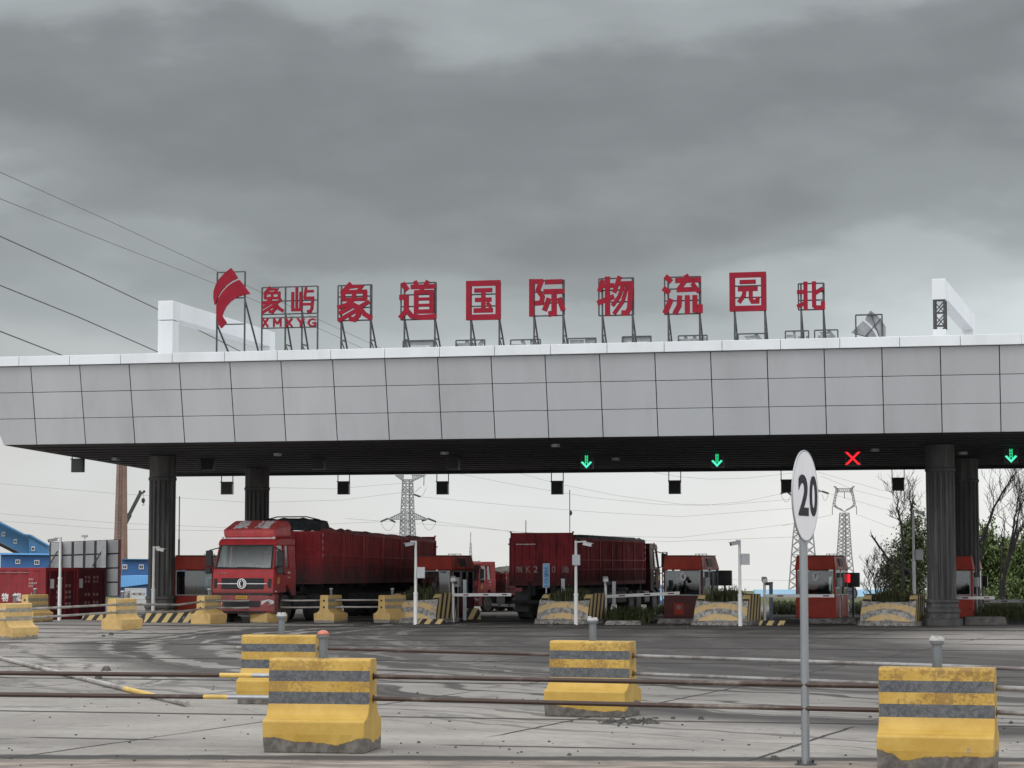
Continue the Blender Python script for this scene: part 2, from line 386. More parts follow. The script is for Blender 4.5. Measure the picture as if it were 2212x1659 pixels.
def ground_mat():
    t = NT('concrete_apron'); x, y, z = t.xyz()
    # concrete
    n = t.noise(.35, 6, .6); nf = t.noise(7, 5, .65)
    c = t.mix(t.ss(n, .3, .7), (.245, .23, .212), (.35, .333, .306))
    c = t.mix(t.m('MULTIPLY', t.ss(nf, .4, .75), .4), c, (.15, .14, .13))
    c = t.mix(t.m('MULTIPLY', t.ss(t.noise(38, 3, .6), .5, .7), .25), c, (.10, .095, .09))
    def rot(a): return (t.m('ADD', t.m('MULTIPLY', x, math.cos(a)), t.m('MULTIPLY', y, -math.sin(a))), t.m('ADD', t.m('MULTIPLY', x, math.sin(a)), t.m('MULTIPLY', y, math.cos(a))))
    l13, s13 = rot(R(13)); l20, s20 = rot(R(20))
    # slabs of slightly different tone
    sl = t.m('FLOOR', t.m('DIVIDE', t.m('ADD', s13, 5.9), 8.8)); ll = t.m('FLOOR', t.m('DIVIDE', t.m('ADD', l20, 5.73), 3.7))
    wn = t.N.new('ShaderNodeTexWhiteNoise'); t.L.new(t.comb(sl, ll, 0), wn.inputs[0])
    c = t.mix(t.m('MULTIPLY', wn.outputs['Value'], .22), c, (.14, .13, .125))
    # traffic grime streaks across the view
    st = t.noise(1, 6, .62, t.comb(t.m('MULTIPLY', l13, .09), t.m('MULTIPLY', s13, .55), 0))
    st2 = t.noise(1, 5, .6, t.comb(t.m('MULTIPLY', l13, .22), t.m('MULTIPLY', s13, 2.3), 4))
    near = t.ss(y, 36, 28)
    g = t.m('ADD', t.m('MULTIPLY', t.ss(st, .42, .66), .55), t.m('MULTIPLY', t.ss(st2, .52, .7), .35), clamp=True)
    c = t.mix(t.m('MULTIPLY', g, t.m('ADD', .22, t.m('MULTIPLY', t.ss(y, 30, 24), .22))), c, (.085, .081, .078))
    # turning tyre tracks: arcs around a point far to the right
    ax = t.m('SUBTRACT', x, 34.4); ay = t.m('SUBTRACT', y, 62.5)
    r = t.m('SQRT', t.m('ADD', t.m('MULTIPLY', ax, ax), t.m('MULTIPLY', ay, ay)))
    th = t.m('ARCTAN2', ay, t.m('MULTIPLY', ax, -1))
    wob = t.noise(.12, 4, .6)
    rw = t.m('ADD', r, t.m('MULTIPLY', t.m('SUBTRACT', wob, .5), 5))
    band = t.m('MULTIPLY', t.ss(rw, 46.4, 44.6), t.ss(rw, 20, 26))
    tr = t.noise(1, 5, .62, t.comb(t.m('MULTIPLY', rw, .85), t.m('MULTIPLY', th, 2.2), 2))
    tr2 = t.noise(1, 4, .6, t.comb(t.m('MULTIPLY', rw, 3.0), t.m('MULTIPLY', th, 5), 7))
    # crossing tracks that swing the other way
    bx = t.m('SUBTRACT', x, 24); by = t.m('SUBTRACT', y, 52)
    r2 = t.m('SQRT', t.m('ADD', t.m('MULTIPLY', bx, bx), t.m('MULTIPLY', by, by)))
    tr3 = t.noise(1, 5, .6, t.comb(t.m('MULTIPLY', r2, 1.4), t.m('MULTIPLY', t.m('ARCTAN2', by, bx), 3), 11))
    k = t.m('ADD', t.m('ADD', t.ss(tr, .34, .58), t.m('MULTIPLY', t.ss(tr2, .45, .65), .25)), t.m('MULTIPLY', t.ss(tr3, .5, .66), .4), clamp=True)
    k = t.m('ADD', .82, t.m('MULTIPLY', k, .18))
    arcs = t.noise(1, 3, .55, t.comb(t.m('MULTIPLY', rw, 1.15), t.m('MULTIPLY', th, .9), 21))
    arcs = t.m('MULTIPLY', t.ss(arcs, .50, .58), t.ss(rw, 33, 43))
    k = t.m('MULTIPLY', k, t.m('SUBTRACT', 1.0, t.m('MULTIPLY', arcs, .75)))
    c = t.mix(t.m('MULTIPLY', band, t.m('MULTIPLY', k, .93)), c, t.mix(tr2, (.033, .031, .031), (.060, .057, .055)))
    # separate bowed scuffs outside the dark band
    band2 = t.m('MULTIPLY', t.ss(rw, 51, 47), t.ss(rw, 45, 46.5))
    c = t.mix(t.m('MULTIPLY', t.m('MULTIPLY', band2, t.ss(tr2, .5, .62)), .75), c, (.085, .08, .077))
    # oil and coal dust blotches
    ob = t.noise(.5, 6, .66, t.comb(t.m('MULTIPLY', x, .7), y, 9))
    c = t.mix(t.m('MULTIPLY', t.ss(ob, .56, .70), .75), c, (.055, .052, .05))
    # slab joints and cracks
    jw = t.m('MULTIPLY', t.m('SUBTRACT', t.noise(1.3, 4, .6), .5), .10)
    def joint(q, period, off, wd):
        f = t.m('ABSOLUTE', t.m('SUBTRACT', t.m('FRACT', t.m('DIVIDE', t.m('ADD', t.m('ADD', q, off), jw), period)), .5))
        return t.ss(t.m('MULTIPLY', t.m('SUBTRACT', .5, f), period), wd, t.m('MULTIPLY', wd, .45) if not isinstance(wd, float) else wd * .45)
    jwd = t.m('ADD', .06, t.m('MULTIPLY', t.m('MULTIPLY', y, y), .00011))
    j = t.m('MAXIMUM', joint(s13, 8.8, 5.9, jwd), t.m('MULTIPLY', joint(l20, 3.7, 5.73, .045), t.ss(t.noise(.22, 2), .40, .52)))
    j = t.m('MAXIMUM', j, t.m('MULTIPLY', joint(s13, 8.8, 1.6, t.m('MULTIPLY', jwd, .8)), t.ss(t.noise(.3, 2), .48, .58)))
    c = t.mix(t.m('MULTIPLY', j, .9), c, (.026, .024, .023))
    # sandy worn strip nearest the camera and its sealed edge
    e0 = t.m('ADD', t.m('ADD', s13, t.m('MULTIPLY', x, -.19)), t.m('MULTIPLY', t.m('SUBTRACT', t.noise(1.6, 5, .6), .5), .5))
    sand = t.ss(e0, 23.15, 22.9)
    c = t.mix(sand, c, t.mix(t.ss(t.noise(3.5, 6, .7, t.scaled((.35, 1, 1))), .35, .68), (.15, .13, .115), (.32, .275, .235)))
    seal = t.m('MULTIPLY', t.ss(e0, 22.85, 23.1), t.ss(e0, 23.62, 23.42))
    c = t.mix(t.m('MULTIPLY', seal, .9), c, (.045, .043, .042))
    # earth and scrub far beyond the toll lanes
    c = t.mix(t.ss(y, 125, 150), c, t.mix(n, (.07, .085, .035), (.14, .13, .075)))
    t.bump(t.m('ADD', nf, t.m('MULTIPLY', j, -2)), .25, .02)
    return t.done(c, .88, 0.0, .12)
GROUND = ground_mat()

# ------------------------------------------------------------------ ground: level apron, gentle fall beyond the toll lanes
gm = MB(); xs = [-2500, -400, -60, 60, 400, 2500]; ys = [-60, 20, 60, 108, 160, 400, 1500, 5000]
def gz(y): return 0.0 if y <= 108 else -(y - 108) * 0.0101
for a, b in zip(ys, ys[1:]):
    for p, q in zip(xs, xs[1:]):
        gm.face([(p, a, gz(a)), (q, a, gz(a)), (q, b, gz(b)), (p, b, gz(b))])
tag(gm.build('ground', GROUND), 'worn concrete apron with dark curving tyre marks', 'ground', kind='structure')

# ------------------------------------------------------------------ toll canopy
TH = R(13); UX, UY = math.cos(TH), -math.sin(TH); VX, VY = math.sin(TH), math.cos(TH); D0 = 75.0
def C(u, v, z): return (UX * u + VX * v, D0 + UY * u + VY * v, z)
def hit(px, py, v):
    """the point on the upright plane at canopy depth v that a pixel looks at"""
    a = (px - 1106) / F
    b = (829.5 - py) / F; yd = math.cos(PITCH) - math.sin(PITCH) * b; zd = math.sin(PITCH) + math.cos(PITCH) * b
    # ray t*(a, yd, zd); plane: (p - (0,D0)) . V = v
    t = (v + D0 * VY) / (a * VX + yd * VY)
    X, Y = a * t, yd * t
    return X * UX + (Y - D0) * UY, CAMZ + zd * t
ZB, ZF, ZC = 6.30, 9.02, 9.36        # soffit, top of cladding, top of the white coping
UL, UR = hit(8, 962, 0)[0], 34.0
VB = 24.0
canopy = thing('toll_canopy', 'long grey panel clad toll gate canopy on fluted dark columns', 'toll canopy', C(0, 0, 0), -TH)
def K(u, v, z): return (u, v, z)     # canopy local coordinates
INS = 0.62                           # cladding leans in towards its foot
ub, vb = UL + 0.0, VB
skew = 3.2 * 0.0
# rear left corner lies a little to the left of square
rl = hit(371, 1018, VB)[0]
m = MB()
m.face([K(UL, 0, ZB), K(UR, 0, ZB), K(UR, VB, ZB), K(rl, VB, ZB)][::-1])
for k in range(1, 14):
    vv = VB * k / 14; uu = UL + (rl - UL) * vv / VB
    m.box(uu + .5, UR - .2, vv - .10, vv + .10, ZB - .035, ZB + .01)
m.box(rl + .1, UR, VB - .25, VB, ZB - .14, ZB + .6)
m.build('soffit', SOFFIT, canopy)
m = MB()
m.hexa([K(UL, .03, ZB + .02), K(UR, .03, ZB + .02), K(UR, VB - .05, ZB + .02), K(rl, VB - .05, ZB + .02)],
       [K(UL - .9, -INS + .03, ZF), K(UR, -INS + .03, ZF), K(UR, VB + .5, ZF), K(rl - .9, VB + .5, ZF)])
m.build('core', JOINT, canopy)
# cladding panels with open joints
m = MB(); u1060 = hit(1070, 948, 0)[0]; PW = 1.84; gap = .015
def fp(u, f):                         # point on the leaning face, f = 0 foot .. 1 top
    return Vector((u, -INS * f, ZB + (ZF - ZB) * f))
us = [u1060 + PW * k for k in range(-16, 20)]
for a in us:
    b = a + PW
    if b < UL + .1 or a > UR: continue
    for r in range(3):
        f0, f1 = r / 3 + .0035, (r + 1) / 3 - .0035
        a0 = max(a + gap, UL - .9 * f0 + .02); a1 = max(a + gap, UL - .9 * f1 + .02)
        q = [fp(a0, f0), fp(b - gap, f0), fp(b - gap, f1), fp(a1, f1)]
        j = random.uniform(-.004, .004)
        off = Vector((0, -.03 + j, 0))
        m.hexa([q[0] + off, q[1] + off, q[1], q[0]], [q[3] + off, q[2] + off, q[2], q[3]])
m.build('cladding', GREY_PANEL, canopy, bevel=.006, seg=1)
# coping with butt joints
m = MB(); k = UL - 1.0
while k < UR:
    m.box(k, k + 1.885, -INS - .16, -INS + .35, ZF + .005, ZC)
    k += 1.9
m.box(UL - 1.0, UL - .5, -INS + .36, VB + .3, ZF + .005, ZC - .003)
m.box(UL - .5, UR, VB + .0, VB + .4, ZF + .005, ZC - .003)
m.build('coping', WHITE, canopy, bevel=.012)
m = MB(); m.box(UL - .45, UR, -INS + .4, VB - .05, ZF - .1, ZF + .1); m.build('roof', PALEGREY, canopy)

def column(px, Y, w):
    p = P(px, 1226, Y); r = w / 2
    lx, ly = p.x - C(0, 0, 0)[0], p.y - D0
    cu, cv = lx * UX + ly * UY, lx * VX + ly * VY
    mb = MB(); n = 80
    def flute(k):
        q = (k % 5); return 1.0 if q in (0, 1, 2) else .86
    mb.lathe([(r * 1.0, .9), (r * 1.0, ZB - .95)], (cu, cv, 0), n, wob=flute)
    mb.lathe([(r * .98, ZB - .98), (r * 1.06, ZB - .94), (r * 1.06, ZB - .86), (r * 1.0, ZB - .82), (r * 1.0, ZB - .02)], (cu, cv, 0), 32)
    mb.lathe([(r * 1.16, .12), (r * 1.16, .42), (r * 1.24, .46), (r * 1.24, .58), (r * 1.10, .64), (r * 1.10, .76), (r * 1.18, .80), (r * 1.18, .90), (r * .9, .92)], (cu, cv, 0), 32)
    mb.lathe([(r * 1.42, 0.0), (r * 1.42, .22), (r * 1.25, .25)], (cu, cv, 0), 32)
    mb.build('column', COLUMN, canopy)
COLUMN = simple('dark_fluted_stone', (.075, .074, .074), .65, var=.25, scale=1.5, dirt=(.24, .235, .225), dirt_amt=.75, dscale=2.2, stretch=(1.2, 1.2, .12))
column(349, 86.6, 1.02); column(554, 97.5, 1.05); column(2034, 78.5, 1.0); column(2088, 88.5, 1.02)
# small round lights under the soffit
for px, py in ((250, 985), (600, 975), (960, 972), (1330, 985), (1890, 965), (2080, 972), (1200, 955)):
    a = (px - 1106) / F; b = (829.5 - py) / F; yd = math.cos(PITCH) - math.sin(PITCH) * b; zd = math.sin(PITCH) + math.cos(PITCH) * b
    t = (ZB - CAMZ) / zd; X, Y = a * t, yd * t - D0
    mb = MB(); mb.lathe([(.16, -.10), (.16, .0)], (X * UX + Y * UY, X * VX + Y * VY, ZB - .07), 14); mb.build('downlight', STEEL_GREY, canopy)

# ------------------------------------------------------------------ white portal frames on the roof
def roof_frame(label, px0, pxr, clad, rz=-TH):
    u0 = hit(px0, 715, .1)[0]; u1 = hit(pxr, 715, .1)[0]; wd = u1 - u0
    o = thing('roof_portal_frame', label, 'roof frame', C(u0, 0, ZC), rz, 'white portal frames on the roof ends')
    ztop = 11.27 - ZC; bh = .62; ln = 10.9
    bm = MB(); bm.box(0, wd, .62, ln - .62, ztop - bh, ztop); bm.build('beam', WHITE, o, bevel=.015)
    hd = MB(); hd.box(-.005, wd + .005, 0, .61, ztop - bh - .05, ztop + .004); hd.build('corner_box', WHITE, o, bevel=.015)
    if clad:
        p = MB(); p.box(0, wd, .01, .60, -.25, ztop - bh - .07); p.build('post', WHITE, o, bevel=.015)
    else:
        p = MB(); zt = ztop - bh - .06
        for x in (.05, wd - .05):
            for y in (.06, .55): p.bar((x, y, -.25), (x, y, zt), .07)
        for k in range(3):
            z0 = zt - .42 * (k + 1); z1 = zt - .42 * k - .04
            p.bar((.05, .06, z0), (wd - .05, .06, z0), .06)
            p.bar((.05, .05, z0), (wd - .05, .05, z1), .035); p.bar((wd - .05, .07, z0), (.05, .07, z1), .035)
            p.bar((.05, .55, z0), (wd - .05, .55, z1), .035)
        p.bar((.05, .06, zt - .01), (wd - .05, .06, zt - .01), .06)
        p.build('open_truss', STEEL_DARK, o)
        q = MB(); q.box(0, wd, .0, .6, -.25, .28); q.build('post_foot', WHITE, o, bevel=.01)
    p = MB(); p.box(0.003, wd - .003, ln - .61, ln, -.25, ztop - .003); p.build('rear_post', WHITE, o, bevel=.015)
roof_frame('white roof portal frame with fully clad front post, beside the red emblem', 343, 375, True)
roof_frame('white roof portal frame with bare steel truss in its front post', 2015, 2044, False, -R(16.5))

# ------------------------------------------------------------------ rooftop lettering
BOX_ = [([(7, 0), (7, 100)], 14), ([(93, 0), (93, 100)], 14), ([(0, 93), (100, 93)], 14), ([(0, 7), (100, 7)], 14)]
STROKES = {
 '国': BOX_ + [([(24, 75), (76, 75)], 11), ([(26, 51), (74, 51)], 11), ([(22, 24), (78, 24)], 12), ([(50, 78), (50, 22)], 12), ([(61, 44), (73, 31)], 10)],
 '园': BOX_ + [([(28, 75), (72, 75)], 11), ([(23, 57), (77, 57)], 12), ([(42, 57), (39, 40), (25, 22)], 11), ([(58, 57), (58, 31), (62, 24), (76, 24), (77, 36)], 11)],
 '道': [([(42, 100), (48, 86)], 11), ([(78, 100), (70, 86)], 11), ([(31, 85), (99, 85)], 12), ([(63, 84), (59, 70)], 11), ([(46, 74), (46, 17)], 12), ([(88, 74), (88, 17)], 12), ([(41, 71), (93, 71)], 11), ([(46, 53), (88, 53)], 8), ([(46, 37), (88, 37)], 8), ([(41, 21), (93, 21)], 11),
        ([(8, 95), (22, 77)], 14), ([(0, 59), (25, 59)], 13), ([(19, 62), (19, 24)], 13), ([(2, 5), (20, 25), (34, 10), (60, 6), (100, 8)], 13)],
 '际': [([(7, 100), (7, 0)], 14), ([(0, 93), (40, 93)], 13), ([(36, 96), (25, 70), (38, 52), (35, 36), (17, 35)], 13), ([(45, 91), (94, 91)], 13), ([(41, 65), (100, 65)], 14), ([(71, 65), (71, 8), (55, 5)], 15), ([(57, 48), (43, 14)], 14), ([(85, 48), (97, 14)], 14)],
 '物': [([(15, 92), (5, 62)], 12), ([(9, 77), (46, 77)], 12), ([(28, 100), (28, 0)], 14), ([(0, 33), (46, 49)], 13), ([(62, 100), (46, 58)], 12), ([(56, 81), (97, 81)], 12), ([(93, 83), (88, 18), (81, 6), (66, 7)], 13), ([(71, 79), (60, 48), (41, 25)], 10), ([(83, 79), (70, 36), (45, 4)], 10)],
 '流': [([(6, 98), (22, 83)], 14), ([(0, 68), (17, 55)], 14), ([(4, 3), (22, 40)], 14), ([(60, 100), (66, 88)], 13), ([(32, 86), (100, 86)], 13), ([(58, 84), (42, 64)], 12), ([(36, 62), (92, 63)], 12), ([(77, 78), (95, 55)], 12), ([(44, 48), (42, 22), (30, 1)], 13), ([(64, 48), (64, 0)], 13), ([(84, 48), (84, 10), (98, 9), (98, 24)], 13)],
 '象': [([(42, 100), (14, 72)], 13), ([(36, 91), (72, 91), (58, 76)], 11), ([(14, 77), (86, 77)], 11), ([(16, 57), (84, 57)], 10), ([(19, 80), (19, 55)], 12), ([(81, 80), (81, 55)], 12), ([(50, 77), (50, 57)], 11), ([(48, 57), (30, 43), (3, 36)], 11), ([(36, 49), (57, 38), (63, 15), (52, 3), (36, 6)], 13), ([(48, 40), (8, 20)], 11), ([(56, 27), (6, 1)], 11), ([(93, 50), (64, 35)], 11), ([(64, 36), (80, 17), (100, 5)], 13)],
 '北': [([(0, 64), (36, 64)], 14), ([(31, 100), (31, 0)], 15), ([(0, 13), (37, 28)], 14), ([(62, 100), (62, 14), (70, 8), (94, 8), (94, 30)], 15), ([(62, 56), (94, 75)], 14)],
 '屿': [([(7, 82), (7, 8)], 12), ([(24, 100), (24, 12)], 11), ([(41, 82), (41, 8)], 12), ([(2, 12), (46, 12)], 11), ([(63, 100), (57, 56)], 10), ([(60, 83), (95, 83)], 10), ([(54, 57), (97, 57)], 11), ([(92, 60), (88, 16), (81, 4), (68, 6)], 11), ([(48, 33), (86, 33)], 10)],
 'X': [([(6, 100), (94, 0)], 26), ([(94, 100), (6, 0)], 26)],
 'M': [([(10, 0), (10, 100)], 20), ([(90, 0), (90, 100)], 20), ([(12, 96), (50, 32)], 20), ([(88, 96), (50, 32)], 20)],
 'Y': [([(6, 100), (50, 48)], 26), ([(94, 100), (50, 48)], 26), ([(50, 52), (50, 0)], 26)],
 'G': [([(92, 78), (62, 93), (28, 82), (12, 50), (28, 18), (62, 7), (90, 20), (90, 46), (56, 46)], 20)],
}
def strokes(mb, ch, fn, fit, depth=1.0):
    """box-letter strokes; fn(x, z, t): t from -1 (face) to 1 (back). Each stroke stands a hair proud of the last."""
    a, b, c, d = fit
    for si, (pts, w_) in enumerate(STROKES[ch]):
        n = len(pts); L_ = []; R_ = []
        for k in range(n):
            p = Vector(pts[k]); d0 = (Vector(pts[k]) - Vector(pts[k - 1])).normalized() if k else None; d1 = (Vector(pts[k + 1]) - p).normalized() if k < n - 1 else None
            if d0 is None: nn = Vector((-d1.y, d1.x)); m_ = 1
            elif d1 is None: nn = Vector((-d0.y, d0.x)); m_ = 1
            else:
                nn = Vector((-(d0 + d1).y, (d0 + d1).x)).normalized(); m_ = min(1.6, 1 / max(.35, nn.dot(Vector((-d0.y, d0.x)))))
            L_.append(p + nn * w_ / 2 * m_); R_.append(p - nn * w_ / 2 * m_)
        e = si * .035
        cv = lambda p, t: fn(a + p.x / 100 * (b - a), c + p.y / 100 * (d - c), t)
        for k in range(n - 1):
            q = [L_[k], R_[k], R_[k + 1], L_[k + 1]]
            mb.add([cv(p, -1 - e) for p in q] + [cv(p, 1 + e * .5) for p in q], [(0, 1, 2, 3), (7, 6, 5, 4), (0, 4, 5, 1), (2, 6, 7, 3)] + ([(3, 7, 4, 0)] if k == 0 else []) + ([(1, 5, 6, 2)] if k == n - 2 else []))
VS = 0.9
def sign_frame(mb, u0, u1, z0, z1, zroof, back=.06, legs=(0.12, 0.88), mids=True, t=.045):
    w_ = u1 - u0
    for z in ([z0, z1] + ([z0 + (z1 - z0) * .36, z0 + (z1 - z0) * .68] if mids else [])):
        mb.bar((u0, back, z), (u1, back, z), t)
    for u_ in (u0, u1): mb.bar((u_, back, z0), (u_, back, z1), t)
    for f in legs:
        u_ = u0 + w_ * f
        mb.bar((u_, back, zroof), (u_, back, z1), .055)
        mb.bar((u_, 1.15, zroof), (u_, back + .03, z0 + .02), .05)
        zm = zroof + (z0 - zroof) * .52
        mb.bar((u_, back, zm), (u_, back + (1.15 - back) * .46, zm), .04)
        mb.bar((u_, back, zm), (u_, 1.0, zroof + .06), .03)
def sign_char(ch, px0, py0, px1, py1, label):
    uc, z1 = hit((px0 + px1) / 2, py0, VS); ua, _ = hit(px0, py0, VS); ub_, z0 = hit(px1, py1, VS)
    w_ = ub_ - ua
    o = thing('sign_character', label, 'rooftop character', C(uc, VS, ZC - .1), -TH, 'red characters standing along the roof')
    zz = ZC - .1
    mb = MB(); strokes(mb, ch, lambda x, z, t: (x, .035 * t, z), (-w_ / 2, w_ / 2, z0 - zz, z1 - zz))
    mb.build('glyph', SIGN_RED, o)
    fr = MB(); sign_frame(fr, -w_ / 2 + .04, w_ / 2 - .02, z0 - zz + .02, z1 - zz - .06, -.15, .07, (.10, .97))
    fr.build('support_frame', STEEL_DARK, o)
for ch, b, lb in (('象', (727, 612, 803, 692), 'red character 象 on a steel stand, between the small 屿 and 道'),
                  ('道', (863, 607, 942, 690), 'red character 道 on a steel stand at the canopy roof edge'),
                  ('国', (1007, 606, 1081, 690), 'red boxed character 国 on a steel stand, between 道 and 际'),
                  ('际', (1143, 602, 1219, 682), 'red character 际 on a steel stand, between 国 and 物'),
                  ('物', (1290, 597, 1369, 681), 'red character 物 on a steel stand, between 际 and 流'),
                  ('流', (1432, 594, 1514, 678), 'red character 流 on a steel stand, between 物 and 园'),
                  ('园', (1575, 588, 1655, 671), 'red boxed character 园 on a steel stand, between 流 and 北'),
                  ('北', (1721, 608, 1781, 669), 'smaller red character 北 standing last in the rooftop row')):
    sign_char(ch, *b, lb)
# company name in two lines on one frame
u0, z1 = hit(563, 620, VS); u1, z0 = hit(685, 708, VS); zz = ZC - .1; uc = (u0 + u1) / 2
o = thing('company_name_sign', 'red 象屿 over XMXYG lettering on one steel stand', 'rooftop sign', C(uc, VS, zz), -TH)
def pxu(px, py): q = hit(px, py, VS); return q[0] - uc, q[1] - zz
for ch, a, b, c, d in (('象', 564, 621, 612, 675), ('屿', 629, 621, 680, 675)):
    x0, t1 = pxu(a, b); x1, t0 = pxu(c, d); mb = MB()
    strokes(mb, ch, lambda x, z, t: (x, .03 * t, z), (x0, x1, t0, t1)); mb.build('character', SIGN_RED, o)
for ch, a, c in (('X', 566, 580), ('M', 590, 608), ('X', 616, 632), ('Y', 642, 658), ('G', 664, 683)):
    x0, t1 = pxu(a, 688); x1, t0 = pxu(c, 706); mb = MB()
    strokes(mb, ch, lambda x, z, t: (x, .03 * t, z), (x0, x1, t0, t1)); mb.build('letter', SIGN_RED, o)
fr = MB(); W2 = u1 - u0
x0, za = pxu(565, 621); x1, zb = pxu(685, 676); _, zc = pxu(600, 686); _, zd = pxu(600, 708); _, ze = pxu(600, 650)
for z in (za, zb, zc, zd, ze): fr.bar((x0, .07, z), (x1, .07, z), .04)
for x in (x0, x1): fr.bar((x, .07, -.2), (x, .07, za), .05)
for px in (615, 651):
    x = pxu(px, 700)[0]; fr.bar((x, .07, -.2), (x, .07, za), .05); fr.bar((x, 1.1, -.2), (x, .1, zb), .05)
    zm = zd * .45; fr.bar((x, .07, zm), (x, .6, zm), .04); fr.bar((x, .07, zm), (x, 1.0, -.1), .03)
fr.build('support_frame', STEEL_DARK, o)
# emblem
EM_A = [(553, 410), (541, 350), (543, 295), (562, 235), (595, 183), (642, 132), (695, 93), (725, 136), (752, 180), (700, 205), (650, 243), (608, 292), (580, 340), (565, 385)]
EM_B = [(765, 195), (812, 255), (858, 315), (800, 325), (740, 346), (690, 380), (650, 425), (628, 470), (616, 505), (655, 562), (610, 612), (586, 580), (572, 540), (566, 480), (568, 410), (585, 352), (620, 298), (665, 250), (712, 217)]
def emx(p): return (p[0] / 3.98 + 325.3, p[1] / 3.98 + 555.7)
def tri_poly(mb, poly, fn):
    import mathutils
    idx = mathutils.geometry.tessellate_polygon([[Vector((a, b, 0)) for a, b in poly]])
    n = len(poly); vs = [fn(a, b, -1) for a, b in poly] + [fn(a, b, 1) for a, b in poly]
    fs = [tuple(t) for t in idx] + [tuple(k + n for k in t)[::-1] for t in idx] + [(k, (k + 1) % n, n + (k + 1) % n, n + k) for k in range(n)]
    mb.add(vs, fs)
uc, _ = hit(500, 650, VS)
o = thing('roof_emblem', 'large red curved flag emblem on a steel stand at the roof left end', 'rooftop emblem', C(uc, VS, zz), -TH)
for poly in (EM_A, EM_B):
    q = [pxu(*emx(p)) for p in poly]; mb = MB(); tri_poly(mb, q, lambda a, b, t: (a, .04 * t, b)); mb.build('emblem_blade', SIGN_RED, o)
fr = MB(); a0, zt = pxu(468, 588); a1, _ = pxu(528, 588); _, zlow = pxu(500, 700)
for z in (zt, zlow, (zt + zlow) / 2): fr.bar((a0, .08, z), (a1, .08, z), .04)
for a in (a0, a1):
    fr.bar((a, .08, -.2), (a, .08, zt), .05); fr.bar((a + .05, 1.9, -.2), (a, .1, zlow + (zt - zlow) * (.45 if a == a1 else 0)), .05)
fr.bar((a0, .08, .1), (a1 - .6, .08, -.1), .04)
fr.build('support_frame', STEEL_DARK, o)
# the far side's lettering, seen from behind over the roof
VR = VB - 1.2
for ch, cx, wpx, top, hgt, lb in (('园', 905, 66, 737, 1.3, 'grey back of a rooftop letter low behind 道'), ('流', 1017, 62, 736, 1.3, 'grey back of a rooftop letter low behind 国'),
                                  ('物', 1136, 64, 735, 1.3, 'grey back of a rooftop letter low behind 际'), ('际', 1258, 60, 732, 1.3, 'grey back of a rooftop letter low between 际 and 物'),
                                  ('国', 1376, 62, 728, 1.3, 'grey back of a rooftop letter low behind 物'), ('道', 1497, 62, 726, 1.3, 'grey back of a rooftop letter low behind 流'),
                                  ('象', 1626, 62, 722, 1.3, 'grey back of a rooftop letter low behind 园'), ('屿', 1722, 50, 716, 1.1, 'left grey letter back low behind 北'),
                                  ('象', 1785, 50, 714, 1.1, 'right grey letter back low behind 北')):
    ua, z1 = hit(cx - wpx / 2, top, VR); ub_, _ = hit(cx + wpx / 2, top, VR); w_ = ub_ - ua; z0 = z1 - hgt - .0
    o = thing('sign_character', lb, 'rooftop character', C((ua + ub_) / 2, VR, zz), -TH, 'backs of the far row of rooftop characters')
    mb = MB(); strokes(mb, ch, lambda x, z, t: (-x, -.03 * t, z), (-w_ / 2, w_ / 2, z0 - zz, z1 - zz - .02)); mb.build('glyph', SIGN_BACK, o)
    fr = MB()
    for z in (z1 - zz, z0 - zz, z0 - zz + hgt * .6): fr.bar((-w_ / 2, -.08, z), (w_ / 2, -.08, z), .055)
    for x in (-w_ / 2, w_ / 2): fr.bar((x, -.08, -.25), (x, -.08, z1 - zz), .055)
    fr.build('support_frame', STEEL_DARK, o)
ua, zt = hit(1838, 672, VR); ub_, _ = hit(1912, 672, VR); uc = (ua + ub_) / 2
o = thing('roof_emblem', 'grey back of a flag emblem at the roof right end', 'rooftop emblem', C(uc, VR, zz), -TH)
def bx(px, py): q = hit(px, py, VR); return q[0] - uc, q[1] - zz
def bz(p): return bx(p[0] / 3.6267 + 1321.5, p[1] / 3.6267 + 555.7)
for poly in ([(2028, 418), (2090, 465), (2148, 545), (2145, 640), (2150, 720), (2120, 720), (2105, 640), (2075, 580), (2030, 530), (1985, 490), (2000, 455)],
             [(1968, 500), (2010, 530), (2050, 575), (2080, 630), (2095, 720), (2060, 720), (2030, 650), (1985, 615), (1930, 605), (1875, 592)]):
    mb = MB(); tri_poly(mb, [bz(p) for p in poly], lambda a, b, t: (a, .04 * t, b)); mb.build('emblem_blade', SIGN_BACK, o)
fr = MB(); a0, z_ = bz((1912, 455)); a1, _ = bz((2118, 455))
fr.bar((a0, -.08, z_), (a1, -.08, z_), .06)
for a in (a0, a1): fr.bar((a, -.08, -.3), (a, -.08, z_), .06)
for q, r_ in (((2030, 440), (2100, 640)), ((2110, 480), (1990, 620)), ((1900, 600), (2060, 640))): fr.bar((bz(q)[0], -.06, bz(q)[1]), (bz(r_)[0], -.06, bz(r_)[1]), .035)
fr.build('support_frame', STEEL_DARK, o)

